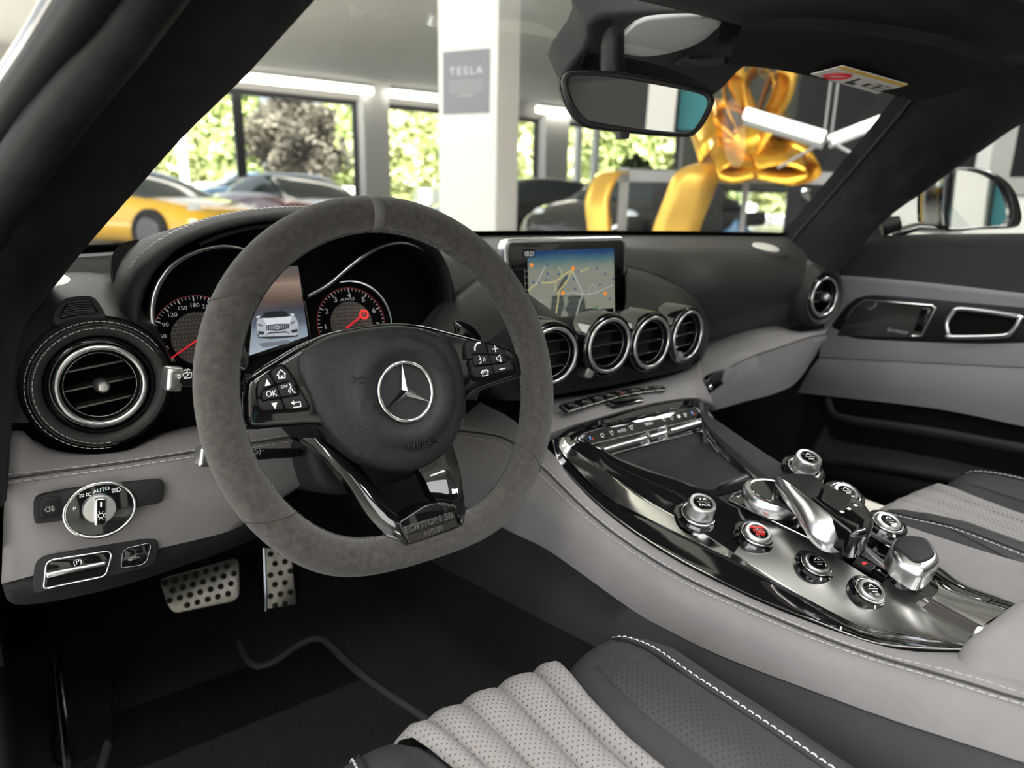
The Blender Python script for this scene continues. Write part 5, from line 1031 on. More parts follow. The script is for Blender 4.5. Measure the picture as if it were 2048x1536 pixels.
def make_seat(label):
    s = thing('bucket_seat', label, 'seat', SEAT)
    def ht(x, t):     # t = 0 at the front nose, 1 at the back
        y = SEATY0-.50*t; return y
    Y0 = -.115; L = .52
    def nose(t): # rounding at the front: returns (dy, dz)
        if t < .12: k = 1-t/.12; return (.0, -.085*k*k)
        return (0, -.02*(t-.12))
    def zc(t): return .522+nose(t)[1]
    T = [0, .01, .025, .045, .07, .10, .14, .2, .3, .42, .55, .7, .85, 1.0]
    def bolster_in(t): return .090-.026*min(1, t/.25)+.02*max(0, t-.3)
    wid = lambda t: bolster_in(t)*2
    ns = 5; cut = (-1, -.70, -.24, .24, .70, 1)
    for k in range(ns):                                     # centre panel: channels
        rows = []
        for t in T:
            w = wid(t); row = []
            for j in range(9):
                q = j/8; x = w/2*(cut[k]+(cut[k+1]-cut[k])*q); e = x/(w/2)
                z = zc(t)-.004*(1-e*e)+.010*math.sin(math.pi*q)**.7+.004*e*e
                row.append((x, Y0-L*t-.006*(1-abs(e))*0+.012*(1-e*e), z))
            rows.append(row)
        mb = MB(); mb.grid(rows); mb.build('seat_channel', 'seat_perforated', s, smooth=70)
    for sg in (-1, 1):
        rows = []; inner = []; edge = []; white = []
        for t in T:
            xi = bolster_in(t); tt = min(1, t/.25); H = (.004+.034*math.sin(min(1, (t+.02)/.40)*math.pi/2)); Y = Y0-L*t-.018*(1-tt)
            base = zc(t); ow = .092+.012*tt; ks = .55+.60*min(1, t/.18); ow *= ks
            pr3 = [(xi, base+.002), (xi+.012*ks, base+H*.45), (xi+.026*ks, base+H*.88), (xi+.044*ks, base+H), (xi+.064*ks, base+H*.93), (xi+ow*.86, base+H*.60), (xi+ow*.96, base+H*.1-.008), (xi+ow*1.0, base-.04), (xi+ow*.98, base-.12)]
            rr = cr([(sg*x, Y, z) for x, z in pr3], 22); rows.append(rr); edge.append(Vector((sg*(xi+.057*ks), Y, base+H*.965+.0006))); white.append(Vector((sg*(xi+.0625*ks), Y, base+H*.95)))
        mb = MB(); mb.grid(rows); b = mb.build('seat_bolster', 'leather_slate', s, smooth=70)
        mb = MB(); mb.tube(cr(edge, 40), .0016, 6); mb.build('piping', 'leather_black', b)
        mb = MB(); stitches(mb, cr(white, 40), Vector((sg*.35, 0, .93)).normalized(), .0045, .0022, .0007, .0010); stuff(mb.build('stitching', 'thread_light', b))
        rows2 = []
        for i, t in enumerate(T):
            if t < .13: continue
            w = min(1, (t-.13)/.12); r = rows[i]; m = 7
            rows2.append([Vector(r[2+int(0)])*(1-q*w)+Vector(r[11])*(q*w)+Vector((0, 0, 0)) for q in [j/m for j in range(m+1)]])
        g = []
        for i, t in enumerate(T):
            if t < .14: continue
            top_ = 2+int(6*min(1, ((t-.14)/.16)**.6)); row = [Vector(rows[i][min(top_, 2+j)])+Vector((-sg*.0008, 0, .0012)) for j in range(10)]
            g.append(row)
        mb = MB(); mb.grid(g); mb.build('bolster_insert', 'seat_perforated_dark', b, smooth=70)
    mb = MB(); mb.box((0, -.42, .40), (.36, .50, .12)); mb.build('seat_base', 'plastic_black', s)
    mb = MB(); BFs = Fr((0, -.66, .78), n=(0, .93, .25), a=(-1, 0, 0)); mb.prism(BFs, rnd([(-.23, -.33), (.23, -.33), (.25, .1), (.16, .22), (.11, .30), (-.11, .30), (-.16, .22), (-.25, .1)], .06, 6), -.11, -.02, .04, 4); mb.build('seat_back', 'leather_slate', s, smooth=60)
    return s
s1_ = make_seat('driver bucket seat with perforated grey channels and black bolster under the wheel')
# (its backrest stays behind the camera)
s2_ = copy_tree(s1_, None, 'passenger bucket seat with grey folds and black bolster beyond the console'); s2_.location.x += 2*CX; s1_['group'] = s2_['group'] = 'front bucket seats'
for ch in list(s1_.children):
    if ch.name.startswith('seat_back'): bpy.data.objects.remove(ch, do_unlink=True)
# ---------------------------------------------------------------- left A-pillar with door seals
n = 30
pa = V3(curve3([(6, 1010, .09), (14, 900, .12), (22, 790, .15), (38, 690, .18), (62, 632, .19), (165, 500, .165), (265, 385, .11), (365, 272, .06), (490, 150, .0), (550, 84, -.035), (640, -15, -.08), (760, -150, -.14)], n, 'y'))
pb_ = V3(curve3([(-70, 1000, .02), (-60, 880, .04), (-50, 740, .07), (-35, 600, .10), (-12, 490, .12), (7, 426, .12), (34, 385, .105), (102, 306, .07), (150, 247, .04), (191, 197, .01), (280, 84, -.05), (350, -10, -.10), (450, -150, -.16)], n, 'y'))
pm = bl(pa, pb_, .5, (0, -.028, .004)); pq = bl(pa, pb_, .2, (.004, -.014, .002)); pp_ = bl(pa, pb_, .8, (-.004, -.016, .002))
apl = thing('a_pillar', 'black suede windscreen pillar with rubber door seals beside the open driver door', 'pillar', (-.25, .05, .9))
mb = MB(); mb.grid([[q+Vector((.004, .05, 0)) for q in pa], [q+Vector((.003, .012, .0)) for q in pa], pa, pq, pm, pp_, pb_, [q+Vector((-.006, .03, 0)) for q in pb_]]); mb.build('pillar_trim', 'alcantara', apl, smooth=70)
def seal(px_, r, m, y0, y1, nm):
    k = len(px_); c = V3(curve3([(x, y, y0+(y1-y0)*i/(k-1)) for i, (x, y) in enumerate(px_)], 24, 'y')); mb = MB(); mb.tube(c, r, 12); return mb.build(nm, m, apl, smooth=80)
seal([(-40, 470), (20, 370), (90, 268), (160, 172), (235, 75), (300, -20), (390, -150)], .018, 'rubber', .10, -.17, 'door_seal')
seal([(-50, 330), (0, 255), (60, 168), (125, 75), (190, -20), (280, -150)], .0125, 'rubber', .10, -.17, 'outer_seal')
seal([(-80, 320), (-20, 225), (30, 148), (80, 75), (150, -40), (220, -150)], .010, 'paint_black', .13, -.15, 'roof_frame')
# ---------------------------------------------------------------- right A-pillar
qa = V3(curve3([(1580, 500, .26), (1600, 470, .255), (1640, 425, .235), (1700, 355, .19), (1760, 285, .13), (1800, 238, .09), (1832, 198, .05), (1860, 170, .02), (1960, 90, -.06)], n, 'y'))
qb = V3(curve3([(1660, 545, .13), (1690, 512, .125), (1758, 437, .10), (1830, 385, .06), (1900, 333, .02), (1960, 292, -.02), (2008, 258, -.06), (2060, 228, -.10), (2200, 150, -.2)], n, 'y'))
qm = bl(qa, qb, .5, (-.018, -.018, 0))
apr = thing('a_pillar', 'black suede windscreen pillar rising beside the passenger door mirror', 'pillar', (1.0, .05, .9))
mb = MB(); mb.grid([[q+Vector((.01, .05, .0)) for q in qa], [q+Vector((.002, .01, 0)) for q in qa], qa, bl(qa, qb, .2, (-.009, -.01, 0)), qm, bl(qa, qb, .8, (-.008, -.01, 0)), qb, [q+Vector((.03, .0, 0)) for q in qb]]); mb.build('pillar_trim', 'alcantara', apr, smooth=70)
mb = MB(); mb.tube([q+Vector((.001, .006, .001)) for q in qa], .004, 8); mb.build('glass_bead', 'rubber', apr)
# ---------------------------------------------------------------- windscreen
nb = 30; base = [Vector((x, ybase(x)+.012, .878)) for x in [-.30+1.37*i/nb for i in range(nb+1)]]
topc = [Vector((-.10+.97*i/nb, .02-.02*((i/nb-.5)*2)**2+.0, 1.145+.02*(1-((i/nb-.5)*2)**2))) for i in range(nb+1)]
wsd = thing('windscreen', 'clear raked windscreen glass above the dashboard', 'windscreen', (CX, .3, .9))
mb = MB(); mb.grid([bl(base, topc, t, (0, .02*math.sin(math.pi*t), .012*math.sin(math.pi*t))) for t in [i/10 for i in range(11)]]); mb.build('glass', 'windshield_glass', wsd, smooth=80)
fb_ = [Vector((q.x, q.y, q.z)) for q in base]; mb = MB(); mb.grid([[q+Vector((0, -.004, -.006)) for q in fb_], [q+Vector((0, -.001, .001)) for q in fb_], bl(base, topc, .030, (0, -.001, 0))]); mb.build('black_border', 'void_black', wsd, solid=.002)
# ---------------------------------------------------------------- roof header, visor, overhead console
mb = MB(); hz = [(x, .02-.06*((x-CX)/.5)**2) for x in [-.12+1.01*i/20 for i in range(21)]]
rows = []
for x, y in hz:
    zt = 1.168-.03*((x-CX)/.5)**2
    rows.append([(x, y+.03, zt+.005), (x, y+.012, zt-.004), (x, y-.02, zt-.006), (x, y-.12, zt+.002), (x, y-.22, zt+.012)])
mb.grid(rows); tag(mb.build('headliner', 'alcantara', smooth=60, solid=.012, off=1), 'black suede headliner across the top of the windscreen', 'headliner')
mb = MB(); mb.grid([[(x, -.19-.06*((x-CX)/.5)**2-.22*k, 1.19-.03*((x-CX)/.5)**2) for k in range(5)] for x in [-.10+.97*i/12 for i in range(13)]]); tag(mb.build('glass_roof', 'roof_glass', smooth=60), 'tinted glass roof panel above the seats', 'roof')
vis = thing('sun_visor', 'black passenger sun visor folded against the headliner with a warning sticker', 'sun visor', (.70, -.04, 1.10))
VC = [P(1380, 110, y=.03), P(1440, 143, y=.03), P(1640, 160, y=.015), P(1835, 203, y=-.005)]
vA = V3(cr([P(1455, 128, z=1.123), P(1560, 138, z=1.119), P(1700, 168, z=1.112), P(1790, 188, z=1.104), P(1842, 203, z=1.098)], 20)); vB = V3(cr([P(1480, 60, z=1.135), P(1640, 62, z=1.132), P(1800, 80, z=1.128), P(1930, 110, z=1.12), P(2010, 150, z=1.110)], 20))
mb = MB(); mb.grid([[q+Vector((0, .006, .010)) for q in vA], [q+Vector((0, .006, .0)) for q in vA], vA, bl(vA, vB, .3, (0, 0, -.002)), bl(vA, vB, .7, (0, 0, -.002)), vB, [q+Vector((0, -.004, .012)) for q in vB]]); mb.build('visor_body', 'visor_cloth', vis, smooth=50)
LQ = [P(1622, 146, z=1.1125), P(1685, 129, z=1.1125), P(1816, 167, z=1.1085), P(1755, 185, z=1.1085)]
LQ = [q-Vector((0, 0, .0015)) for q in LQ]
LFm = Fr(sum(LQ, Vector())/4, a=(LQ[3]-LQ[0]), b=None, n=(LQ[3]-LQ[0]).cross(LQ[1]-LQ[0])*1.0)
if LFm.n.z > 0: LFm = Fr(LFm.o, n=-LFm.n, a=(LQ[3]-LQ[0]))
lq = [((q-LFm.o).dot(LFm.a), (q-LFm.o).dot(LFm.b)) for q in LQ]
mb = MB(); mb.prism(LFm, lq, -.001, .0004); stk = mb.build('warning_sticker', 'label_white', vis, smooth=0); stk['label'] = 'white airbag warning sticker with yellow band'
def lp(s, t): return tuple((lq[0][k]*(1-s)+lq[3][k]*s)*(1-t)+(lq[1][k]*(1-s)+lq[2][k]*s)*t for k in (0, 1))
mb = MB(); mb.poly(LFm, [lp(0, .82), lp(1, .82), lp(1, 1), lp(0, 1)], .0006, 0); mb.poly(LFm, [lp(.42, .1), lp(.47, .1), lp(.47, .6), lp(.42, .6)], .0007, 2); mb.poly(LFm, [lp(.42, .1), lp(.55, .1), lp(.55, .28), lp(.42, .28)], .0007, 2)
mb.poly(LFm, [lp(.62, .2), lp(.68, .2), lp(.68, .5), lp(.62, .5)], .0007, 2); mb.poly(LFm, [lp(.78, .25), lp(.82, .25), lp(.82, .6), lp(.78, .6)], .0007, 2)
for k in range(3): mb.poly(LFm, [lp(.70, .2+k*.18), lp(.95, .2+k*.18), lp(.95, .24+k*.18), lp(.70, .24+k*.18)], .0007, 2)
mb.build('sticker_print', ['label_yellow', 'label_red', 'label_black'], stk, smooth=0, fix=False)
cc = lp(.2, .40); rr_ = abs(lq[1][1]-lq[0][1])*.28; mb = MB(); mb.torus(LFm, rr_, rr_*.16, 24, 4, c=cc, h=.0006); mb.stroke(LFm, [(cc[0]-rr_*.7, cc[1]-rr_*.7), (cc[0]+rr_*.7, cc[1]+rr_*.7)], rr_*.2, .0008); mb.build('prohibition_sign', 'label_red', stk)
# overhead console around the mirror mount
oc = thing('overhead_console', 'dark overhead console with pale light lens above the rear-view mirror', 'overhead console', (CX, -.02, 1.12))
OFr = Fr((CX, .11, 1.125), n=(0, -.62, -.78), a=(1, 0, 0))
oa = V3(curve3([(1136, 178, .06), (1150, 140, .055), (1178, 90, .04), (1210, 40, .02)], 10, 'y'))
mb = MB(); mb.prism(OFr, cr(OFr.L([(1130, 185), (1172, 92), (1220, 30), (1560, 30), (1700, 60), (1590, 105), (1500, 128), (1418, 200), (1300, 210)], 0), 60, True), -.05, .0, .008, 4); mb.build('console_housing', 'plastic_matte', oc, smooth=50)
mb = MB(); mb.prism(OFr, cr(OFr.L([(1222, 104), (1250, 70), (1300, 40), (1440, 40), (1420, 72), (1390, 92), (1340, 108), (1290, 115), (1250, 110)], .006), 40, True), -.004, .006, .003, 3); mb.build('light_lens', 'light_lens', oc, smooth=50)
mb = MB(); mb.prism(OFr, cr(OFr.L([(1352, 132), (1420, 105), (1560, 95), (1640, 70), (1690, 66), (1600, 104), (1480, 126), (1400, 136)], .006), 40, True), -.004, .005, .003, 3); mb.build('console_trim', 'leather_slate', oc, smooth=50)
mb = MB(); mb.prism(OFr, rnd(OFr.L([(1375, 118), (1420, 100), (1480, 98), (1478, 112), (1410, 126)], .012), .003), .0, .011, .002, 2); mb.build('switch_block', 'plastic_black', oc)
for k in range(3): mb = MB(); mb.tube([OFr.pt(*OFr.px(1160+k*7, 137, .004), .004), OFr.pt(*OFr.px(1172+k*7, 108, .004), .004)], .0015, 6); mb.build('vent_slot', 'void_black', oc)
# ---------------------------------------------------------------- rear-view mirror
MFm = Fr(P(1278, 208, y=.045), n=(-.42, -.907, -.03))
rm = thing('rear_view_mirror', 'black framed rear-view mirror hanging from the overhead console', 'mirror', MFm.pt(0, 0, -.04))
mo_ = [(1124, 160), (1132, 146), (1150, 141), (1230, 143), (1330, 160), (1405, 178), (1427, 195), (1425, 215), (1405, 252), (1390, 268), (1370, 273), (1270, 266), (1180, 254), (1158, 240), (1140, 215), (1128, 185)]
mi_ = [(1136, 163), (1142, 154), (1156, 152), (1230, 156), (1330, 173), (1398, 188), (1414, 200), (1412, 217), (1394, 250), (1382, 262), (1366, 265), (1270, 256), (1185, 243), (1166, 232), (1150, 210), (1140, 185)]
mO, mI = cr(MFm.L(mo_), 80, True), cr(MFm.L(mi_), 80, True)
mb = MB(); rows = []
ctr = (sum(p[0] for p in mO)/80, sum(p[1] for p in mO)/80)
for s, h in ((.5, -.050), (.75, -.046), (.92, -.034), (1.0, -.018), (1.01, -.008)): rows.append([MFm.pt(ctr[0]+(u-ctr[0])*s, ctr[1]+(v-ctr[1])*s, h) for u, v in mO])
mb.grid(rows, cv=True); mb.add(rows[0], [tuple(range(80))]); mb.build('mirror_shell', 'plastic_matte', rm, smooth=60)
mb = MB(); mb.ringp(MFm, mO, mI, -.010, .003, bev=.002); mb.build('mirror_frame', 'plastic_black', rm, smooth=50)
mb = MB(); mb.prism(MFm, mI, -.008, .0005); mb.build('mirror_glass', 'mirror', rm, smooth=0)
mb = MB(); mb.prism(MFm, rnd(MFm.L([(1237, 262), (1258, 264), (1256, 278), (1240, 278)]), .001), -.012, .004, .001, 2); mb.build('mirror_lever', 'plastic_black', rm)
mb = MB(); mb.tube([MFm.pt(ctr[0]-.01, ctr[1]+.01, -.045), MFm.pt(ctr[0]-.02, ctr[1]+.05, -.05), MFm.pt(ctr[0]-.025, ctr[1]+.09, -.045)], .016, 12); mb.build('mirror_mount', 'plastic_black', rm)
# ---------------------------------------------------------------- passenger door
dr = thing('passenger_door', 'closed passenger door with grey leather panel, handle and map pocket', 'door', (1.12, -.2, .45))
n = 24
def dcurve(pts, n=24):
    c = V3(curve3(pts, n-3)); e = c[-1]; d = (c[-1]-c[-4]); d = d/max(abs(d.y), 1e-4)
    return c+[e+d*k for k in (.15, .35, .6)]
d0 = dcurve([(1690, 497, 1.10), (1740, 476, 1.125), (1800, 472, 1.14), (1900, 470, 1.15), (2048, 470, 1.15)])
d0b = [q+Vector((.05, 0, .002)) for q in d0]
d1 = dcurve([(1672, 525, 1.075), (1740, 512, 1.098), (1820, 512, 1.110), (1920, 518, 1.115), (2048, 527, 1.115)])
d2 = dcurve([(1664, 550, 1.075), (1720, 553, 1.085), (1800, 560, 1.09), (1900, 570, 1.09), (2048, 587, 1.09)])
d2b = [q+Vector((-.004, 0, -.003)) for q in d2]; d2c = [q+Vector((-.004, 0, -.010)) for q in d2]
d3 = dcurve([(1655, 600, 1.082), (1720, 606, 1.088), (1800, 612, 1.09), (1900, 622, 1.09), (2048, 640, 1.09)])
d4 = dcurve([(1646, 676, 1.078), (1720, 679, 1.08), (1800, 684, 1.08), (1900, 688, 1.08), (2048, 686, 1.08)])
d5 = dcurve([(1638, 714, 1.070), (1720, 718, 1.072), (1800, 722, 1.073), (1900, 727, 1.073), (2048, 734, 1.073)])
d6 = dcurve([(1596, 785, 1.068), (1700, 797, 1.066), (1800, 808, 1.064), (1900, 822, 1.062), (2048, 853, 1.06)])
d7 = [q+Vector((.03, 0, -.006)) for q in d6]
d8 = [Vector((1.10, q.y, q.z-.07)) for q in d6]; d9 = [Vector((1.09, q.y, .36)) for q in d6]
mb = MB(); mb.grid([d0b, d0, bl(d0, d1, .5, (-.004, 0, .006)), d1, bl(d1, d2, .6, (.004, 0, 0)), d2]); mb.build('upper_trim', 'leather_black', dr, smooth=60)
mb = MB(); mb.grid([d2, d2b, d2c, d3, d4, bl(d4, d5, .5, (-.002, 0, 0)), d5]); mb.build('leather_band', 'leather_grey_door', dr, smooth=60)
mb = MB(); mb.grid([d5, [q+Vector((.002, 0, -.002)) for q in d5], bl(d5, d6, .3, (-.006, 0, 0)), bl(d5, d6, .7, (-.004, 0, 0)), d6, d7]); mb.build('arm_panel', 'leather_grey_door', dr, smooth=60)
mb = MB(); mb.grid([d7, d8, d9]); mb.build('lower_trim', 'plastic_black', dr, smooth=50)
# pocket rail and net
pk = V3(curve3([(1655, 800, 1.075), (1665, 830, 1.055), (1700, 842, 1.045), (1800, 856, 1.04), (1900, 872, 1.038), (2048, 900, 1.035)], 20)); pk += [pk[-1]+Vector((0, -.15*k, .0)) for k in (1, 2)]
mb = MB(); mb.tube(pk, .008, 10, flat=1.4); mb.build('pocket_rail', 'plastic_matte', dr, smooth=80)
pl2 = [q+Vector((.0, 0, -.045)) for q in pk]; pl3 = [Vector((1.02, q.y, .40)) for q in pk]
mb = MB(); mb.grid([pl2, bl(pl2, pl3, .5, (-.01, 0, 0)), pl3]); mb.build('pocket_front', 'leather_black', dr, smooth=60, solid=.006)
mb = MB(); c2 = V3(curve3([(1650, 920, 1.03), (1750, 930, 1.02), (1900, 955, 1.015), (2048, 985, 1.01)], 14)); mb.tube(c2, .012, 10); mb.build('pocket_ridge', 'plastic_matte', dr, smooth=80)
# black insert with memory switch frame and handle
DRF = Fr((1.083, 0, .72), a=(0, -1, 0), b=(0, 0, 1))
ins = [(1652, 668), (1664, 650), (1695, 610), (1715, 596), (1740, 590), (1800, 594), (2048, 616), (2200, 632), (2200, 690), (2045, 687), (2000, 690), (1800, 683), (1665, 676)]
mb = MB(); mb.prism(DRF, rnd(DRF.L(ins), .006), -.02, .003, .0015, 2); di = mb.build('door_insert', 'plastic_black', dr)
p1 = rnd(DRF.L([(1672, 672), (1705, 620), (1728, 601), (1868, 612), (1868, 622), (1842, 674), (1835, 675)], .004), .004)
mb = MB(); mb.prism(DRF, p1, .0, .0042, .0008, 1); sp_ = mb.build('speaker_cover', 'smoke_gloss', di)
mb = MB(); mb.tube([DRF.pt(*q, .0045) for q in DRF.L([(1690, 640), (1708, 615), (1730, 600), (1866, 611), (1871, 616), (1844, 672), (1825, 672)], .0045)], .0022, 8); mb.build('silver_frame', 'satin_silver', di)
mb = MB(); mb.prism(DRF, rnd(DRF.L([(1826, 662), (1843, 616), (1862, 617), (1845, 664)], .005), .002), .002, .0056, .001, 2); mb.build('lock_switches', 'gloss_black', di)
text(DRF, 'Burmester', *DRF.px(1795, 662, .0045), .011, .0044, 'grey_print', sp_, 'lettering', ext=.00003, shear=.3, sx=.85)
hd1 = DRF.L([(1896, 668), (1893, 645), (1905, 626), (1925, 618), (2030, 632), (2038, 640), (2022, 664), (2000, 672), (1900, 674)], .012); hq = cr(hd1, 50, True)
mb = MB(); mb.tube([DRF.pt(*q, .010) for q in hq], .0045, 10, closed=True); o = mb.build('door_handle', 'satin_silver', di, smooth=80); o['label'] = 'silver inner door handle'
mb = MB(); mb.prism(DRF, hq, -.01, .0045, .0005, 1); mb.build('handle_cup', 'void_black', o)
# window glass of the passenger door
mb = MB(); gA = [q+Vector((.03, 0, .0)) for q in d0]; mb.grid([gA, [Vector((q.x-.20, q.y-.02, 1.16)) for q in gA]]); mb.build('door_glass', 'door_glass', dr)
# ---------------------------------------------------------------- passenger door mirror
DM = Fr(P(1962, 400, x=1.27), n=(-.62, -.78, .05))
dm = thing('door_mirror', 'black passenger door mirror reflecting the car flank outside the side window', 'mirror', DM.pt(0, -.06))
om = [(1888, 355), (1896, 340), (1925, 333), (1965, 338), (2005, 356), (2030, 385), (2042, 425), (2040, 446), (2025, 456), (1960, 459), (1893, 463), (1884, 440), (1884, 395)]
im = [(1905, 350), (1912, 342), (1935, 341), (1970, 350), (2000, 372), (2013, 400), (2017, 430), (2008, 449), (1960, 453), (1898, 456), (1895, 440), (1900, 395)]
oM, iM = cr(DM.L(om), 64, True), cr(DM.L(im), 64, True); c0 = (sum(p[0] for p in oM)/64, sum(p[1] for p in oM)/64)
mb = MB(); rows = [[DM.pt(c0[0]+(u-c0[0])*s-k*.02, c0[1]+(v-c0[1])*s, h) for u, v in oM] for s, h, k in ((.45, -.115, 1), (.72, -.10, .8), (.92, -.06, .4), (1.0, -.012, 0), (1.0, .0, 0))]
mb.grid(rows, cv=True); mb.add(rows[0], [tuple(range(64))]); mb.build('mirror_housing', 'paint_black', dm, smooth=60)
mb = MB(); mb.ringp(DM, oM, iM, -.012, .003, bev=.002); mb.build('mirror_rim', 'gloss_black', dm, smooth=50)
mb = MB(); mb.prism(DM, iM, -.012, -.004); mb.build('mirror_glass', 'mirror', dm, smooth=0)
mb = MB(); mb.tube([P(1790, 466, x=1.17), P(1830, 455, x=1.20), P(1880, 458, x=1.24), P(1930, 450, x=1.29)], [.016, .017, .02, .02], 12, flat=.55); mb.build('mirror_arm', 'paint_black', dm, smooth=80)
mb = MB(); mb.tube([P(1762, 455, x=1.14), P(1800, 445, x=1.16)], [.02, .014], 10); mb.build('mirror_foot', 'plastic_black', dm)
# ---------------------------------------------------------------- bonnet ahead of the windscreen
def bz(x, y): return .790-.055*((y-.6)/1.3)**2-.03*max(0, abs(x-CX)-.5)+(.02*math.exp(-((abs(x-CX)-.64)/.09)**2))
mb = MB(); rows = [[(CX-.88+1.76*i/40, ybase(min(1.1, max(-.33, CX-.88+1.76*i/40)))+.07+(1.75)*j/20, 0) for j in range(21)] for i in range(41)]
rows = [[(x, y, bz(x, y)) for x, y, _ in r] for r in rows]
mb.grid(rows); tag(mb.build('bonnet', 'paint_bonnet', smooth=60, solid=.01), 'pale glossy car bonnet seen through the windscreen', 'bonnet')
# ---------------------------------------------------------------- showroom shell
mb = MB(); mb.box((5, 4, -.1), (46, 34, .2)); struct(mb.build('floor', 'floor_tile', smooth=0))
mb = MB(); mb.box((11.9, 3.6, CEIL+.1), (32.2, 26.2, .2)); struct(mb.build('ceiling', 'ceiling_paint', smooth=0))
WY = 15.8
mb = MB(); mb.box((5, WY, CEIL-.17), (46, .3, .34)); mb.box((-1.0, WY, .25), (34, .25, .5)); struct(mb.build('wall_front', 'wall_grey', smooth=0))
mb = MB(); mb.box((11, -8.5, 1.7), (33, .3, 3.4)); struct(mb.build('wall_back', 'wall_dark', smooth=0))
mb = MB(); mb.box((27.4, 3, 1.7), (.3, 24, 3.4)); struct(mb.build('wall_right', 'wall_dark', smooth=0))
def xat(px_, py=300): return P(px_, py, y=WY-.2).x
# window bays in the front wall: white jamb columns, dark frames, glass
jambs = [(722, 772), (1082, 1128)]
for k, (a, b) in enumerate(jambs):
    x0, x1 = xat(a), xat(b); mb = MB(); mb.box(((x0+x1)/2, WY-.15, CEIL/2), (x1-x0, .5, CEIL)); struct(mb.build('wall_pier_%d' % (k+1), 'frame_white', smooth=0))
edges = [(-9.0, xat(250)), (xat(250), xat(486)), (xat(486), xat(722)), (xat(772), xat(925)), (xat(925), xat(1082)), (xat(1128), xat(1365))]
for k, (x0, x1) in enumerate(edges):
    w = struct(MB().box(((x0+x1)/2, WY, .55), (x1-x0, .10, .10)).box(((x0+x1)/2, WY, 2.98), (x1-x0, .12, .16)).box((x0+.05, WY, 1.75), (.10, .10, 2.5)).box((x1-.05, WY, 1.75), (.10, .10, 2.5)).build('window_%d' % (k+1), 'frame_dark', smooth=0))
    mb = MB(); mb.box(((x0+x1)/2, WY+.02, 1.75), (x1-x0-.2, .012, 2.3)); mb.build('pane', 'window_glass', w, smooth=0)
x0 = xat(1365); mb = MB(); mb.box(((x0+27.0)/2, WY-.05, (CEIL+1.35)/2), (27.0-x0, .3, CEIL-1.35)); struct(mb.build('wall_far_right', 'wall_white', smooth=0))
w = struct(MB().box(((x0+27.0)/2, WY, 1.30), (27.0-x0, .10, .10)).box((x0+.05, WY, .65), (.1, .1, 1.3)).box((x0+2.6, WY, .65), (.1, .1, 1.3)).build('window_7', 'frame_grey', smooth=0)); mb = MB(); mb.box(((x0+27.0)/2, WY+.02, .65), (27.0-x0, .012, 1.2)); mb.build('pane', 'window_glass', w, smooth=0)
# light strips under the ceiling along the windows
for k, (a, b) in enumerate(((300, 742), (776, 900), (1074, 1180))):
    xa, xb = P(a, 170, y=15.3).x, P(b, 200, y=15.3).x; ls_ = thing('light_strip', ['warm white light strip over the windows by the purple tree', 'warm white light strip between the wall pier and the white column', 'warm white light strip right of the white column'][k], 'lamp', ((xa+xb)/2, 15.25, CEIL), 'light strips'); MB().box(((xa+xb)/2, 15.25, 3.19), (xb-xa, .14, .15)).build('diffuser', 'led', ls_, smooth=0); MB().box(((xa+xb)/2, 15.25, 3.3045), (xb-xa, .16, .088)).build('housing', 'frame_white', ls_, smooth=0)
# housings of the ceiling luminaires added for their light
for i, (x, y, sx, sy) in enumerate(ADDED_LAMPS):
    mb = MB(); mb.ringp(Fr((x, y, CEIL), n=(0, 0, -1), a=(1, 0, 0)), rect(sx+.12, sy+.12), rect(sx+.01, sy+.01), .0, .10); tag(mb.build('added_ceiling_luminaire', 'frame_white', smooth=0), 'added white rectangular ceiling luminaire '+['over the car door', 'ahead of the left pillar', 'above the glass roof', 'behind the driver seat', 'beyond the passenger window', 'above the bonnet', 'beside the white column', 'above the yellow coupe'][i], 'lamp', 'added ceiling luminaires')
# white column with poster
c0_, c1_, c2_ = P(878, 470, d=5.15), P(991, 470, d=4.95), P(1076, 470, d=5.10)
e1, e2 = (c0_-c1_).to_2d(), (c2_-c1_).to_2d(); e2 = Vector((-e1.y, e1.x)).normalized()*max(.3, abs(e2.length)); 
if e2.dot((c2_-c1_).to_2d()) < 0: e2 = -e2
q = [c1_.to_2d(), c1_.to_2d()+e1, c1_.to_2d()+e1+e2, c1_.to_2d()+e2]
colf = Fr((0, 0, 0), a=(1, 0, 0), b=(0, 1, 0)); mb = MB(); mb.prism(colf, [tuple(v) for v in q], 0, CEIL); col_ = tag(mb.build('column', 'wall_white', smooth=0, bevel=.01), 'white square showroom column carrying a grey poster', 'column')
fa = (q[0]-q[1]).normalized(); fn = Vector((fa.y, -fa.x, 0));
if fn.dot((CAM-c1_)) < 0: fn = -fn
PF = Fr((q[1].x, q[1].y, 0), n=fn, b=(0, 0, 1)); pw = PF.L([(886, 108), (980, 92), (980, 222), (886, 232)], .004)
pst = thing('poster', 'grey poster with pale lettering hanging on the white column', 'poster', PF.pt(*pw[3], .0))
px0, px1 = pw[0][0], pw[1][0]; py1, py0 = (pw[0][1]+pw[1][1])/2, (pw[2][1]+pw[3][1])/2
mb = MB(); mb.prism(PF, rect(px1-px0, py1-py0, (px0+px1)/2, (py0+py1)/2), .001, .006); mb.build('poster_sheet', 'poster_grey', pst, smooth=0)
text(PF, 'TESLA', (px0+px1)/2, PF.px(935, 142, .006)[1], .070, .0065, 'poster_text', pst, 'lettering', sx=1.0, space=1.45)
mb = MB()
for k in range(4): mb.poly(PF, rect((px1-px0)*.72, .006, (px0+px1)/2, PF.px(935, 162+k*7, .006)[1]), .0066)
mb.poly(PF, rect((px1-px0)*.34, .010, (px0+px1)/2, PF.px(932, 191, .006)[1]), .0066); mb.build('fine_print', 'grey_print', pst, smooth=0)
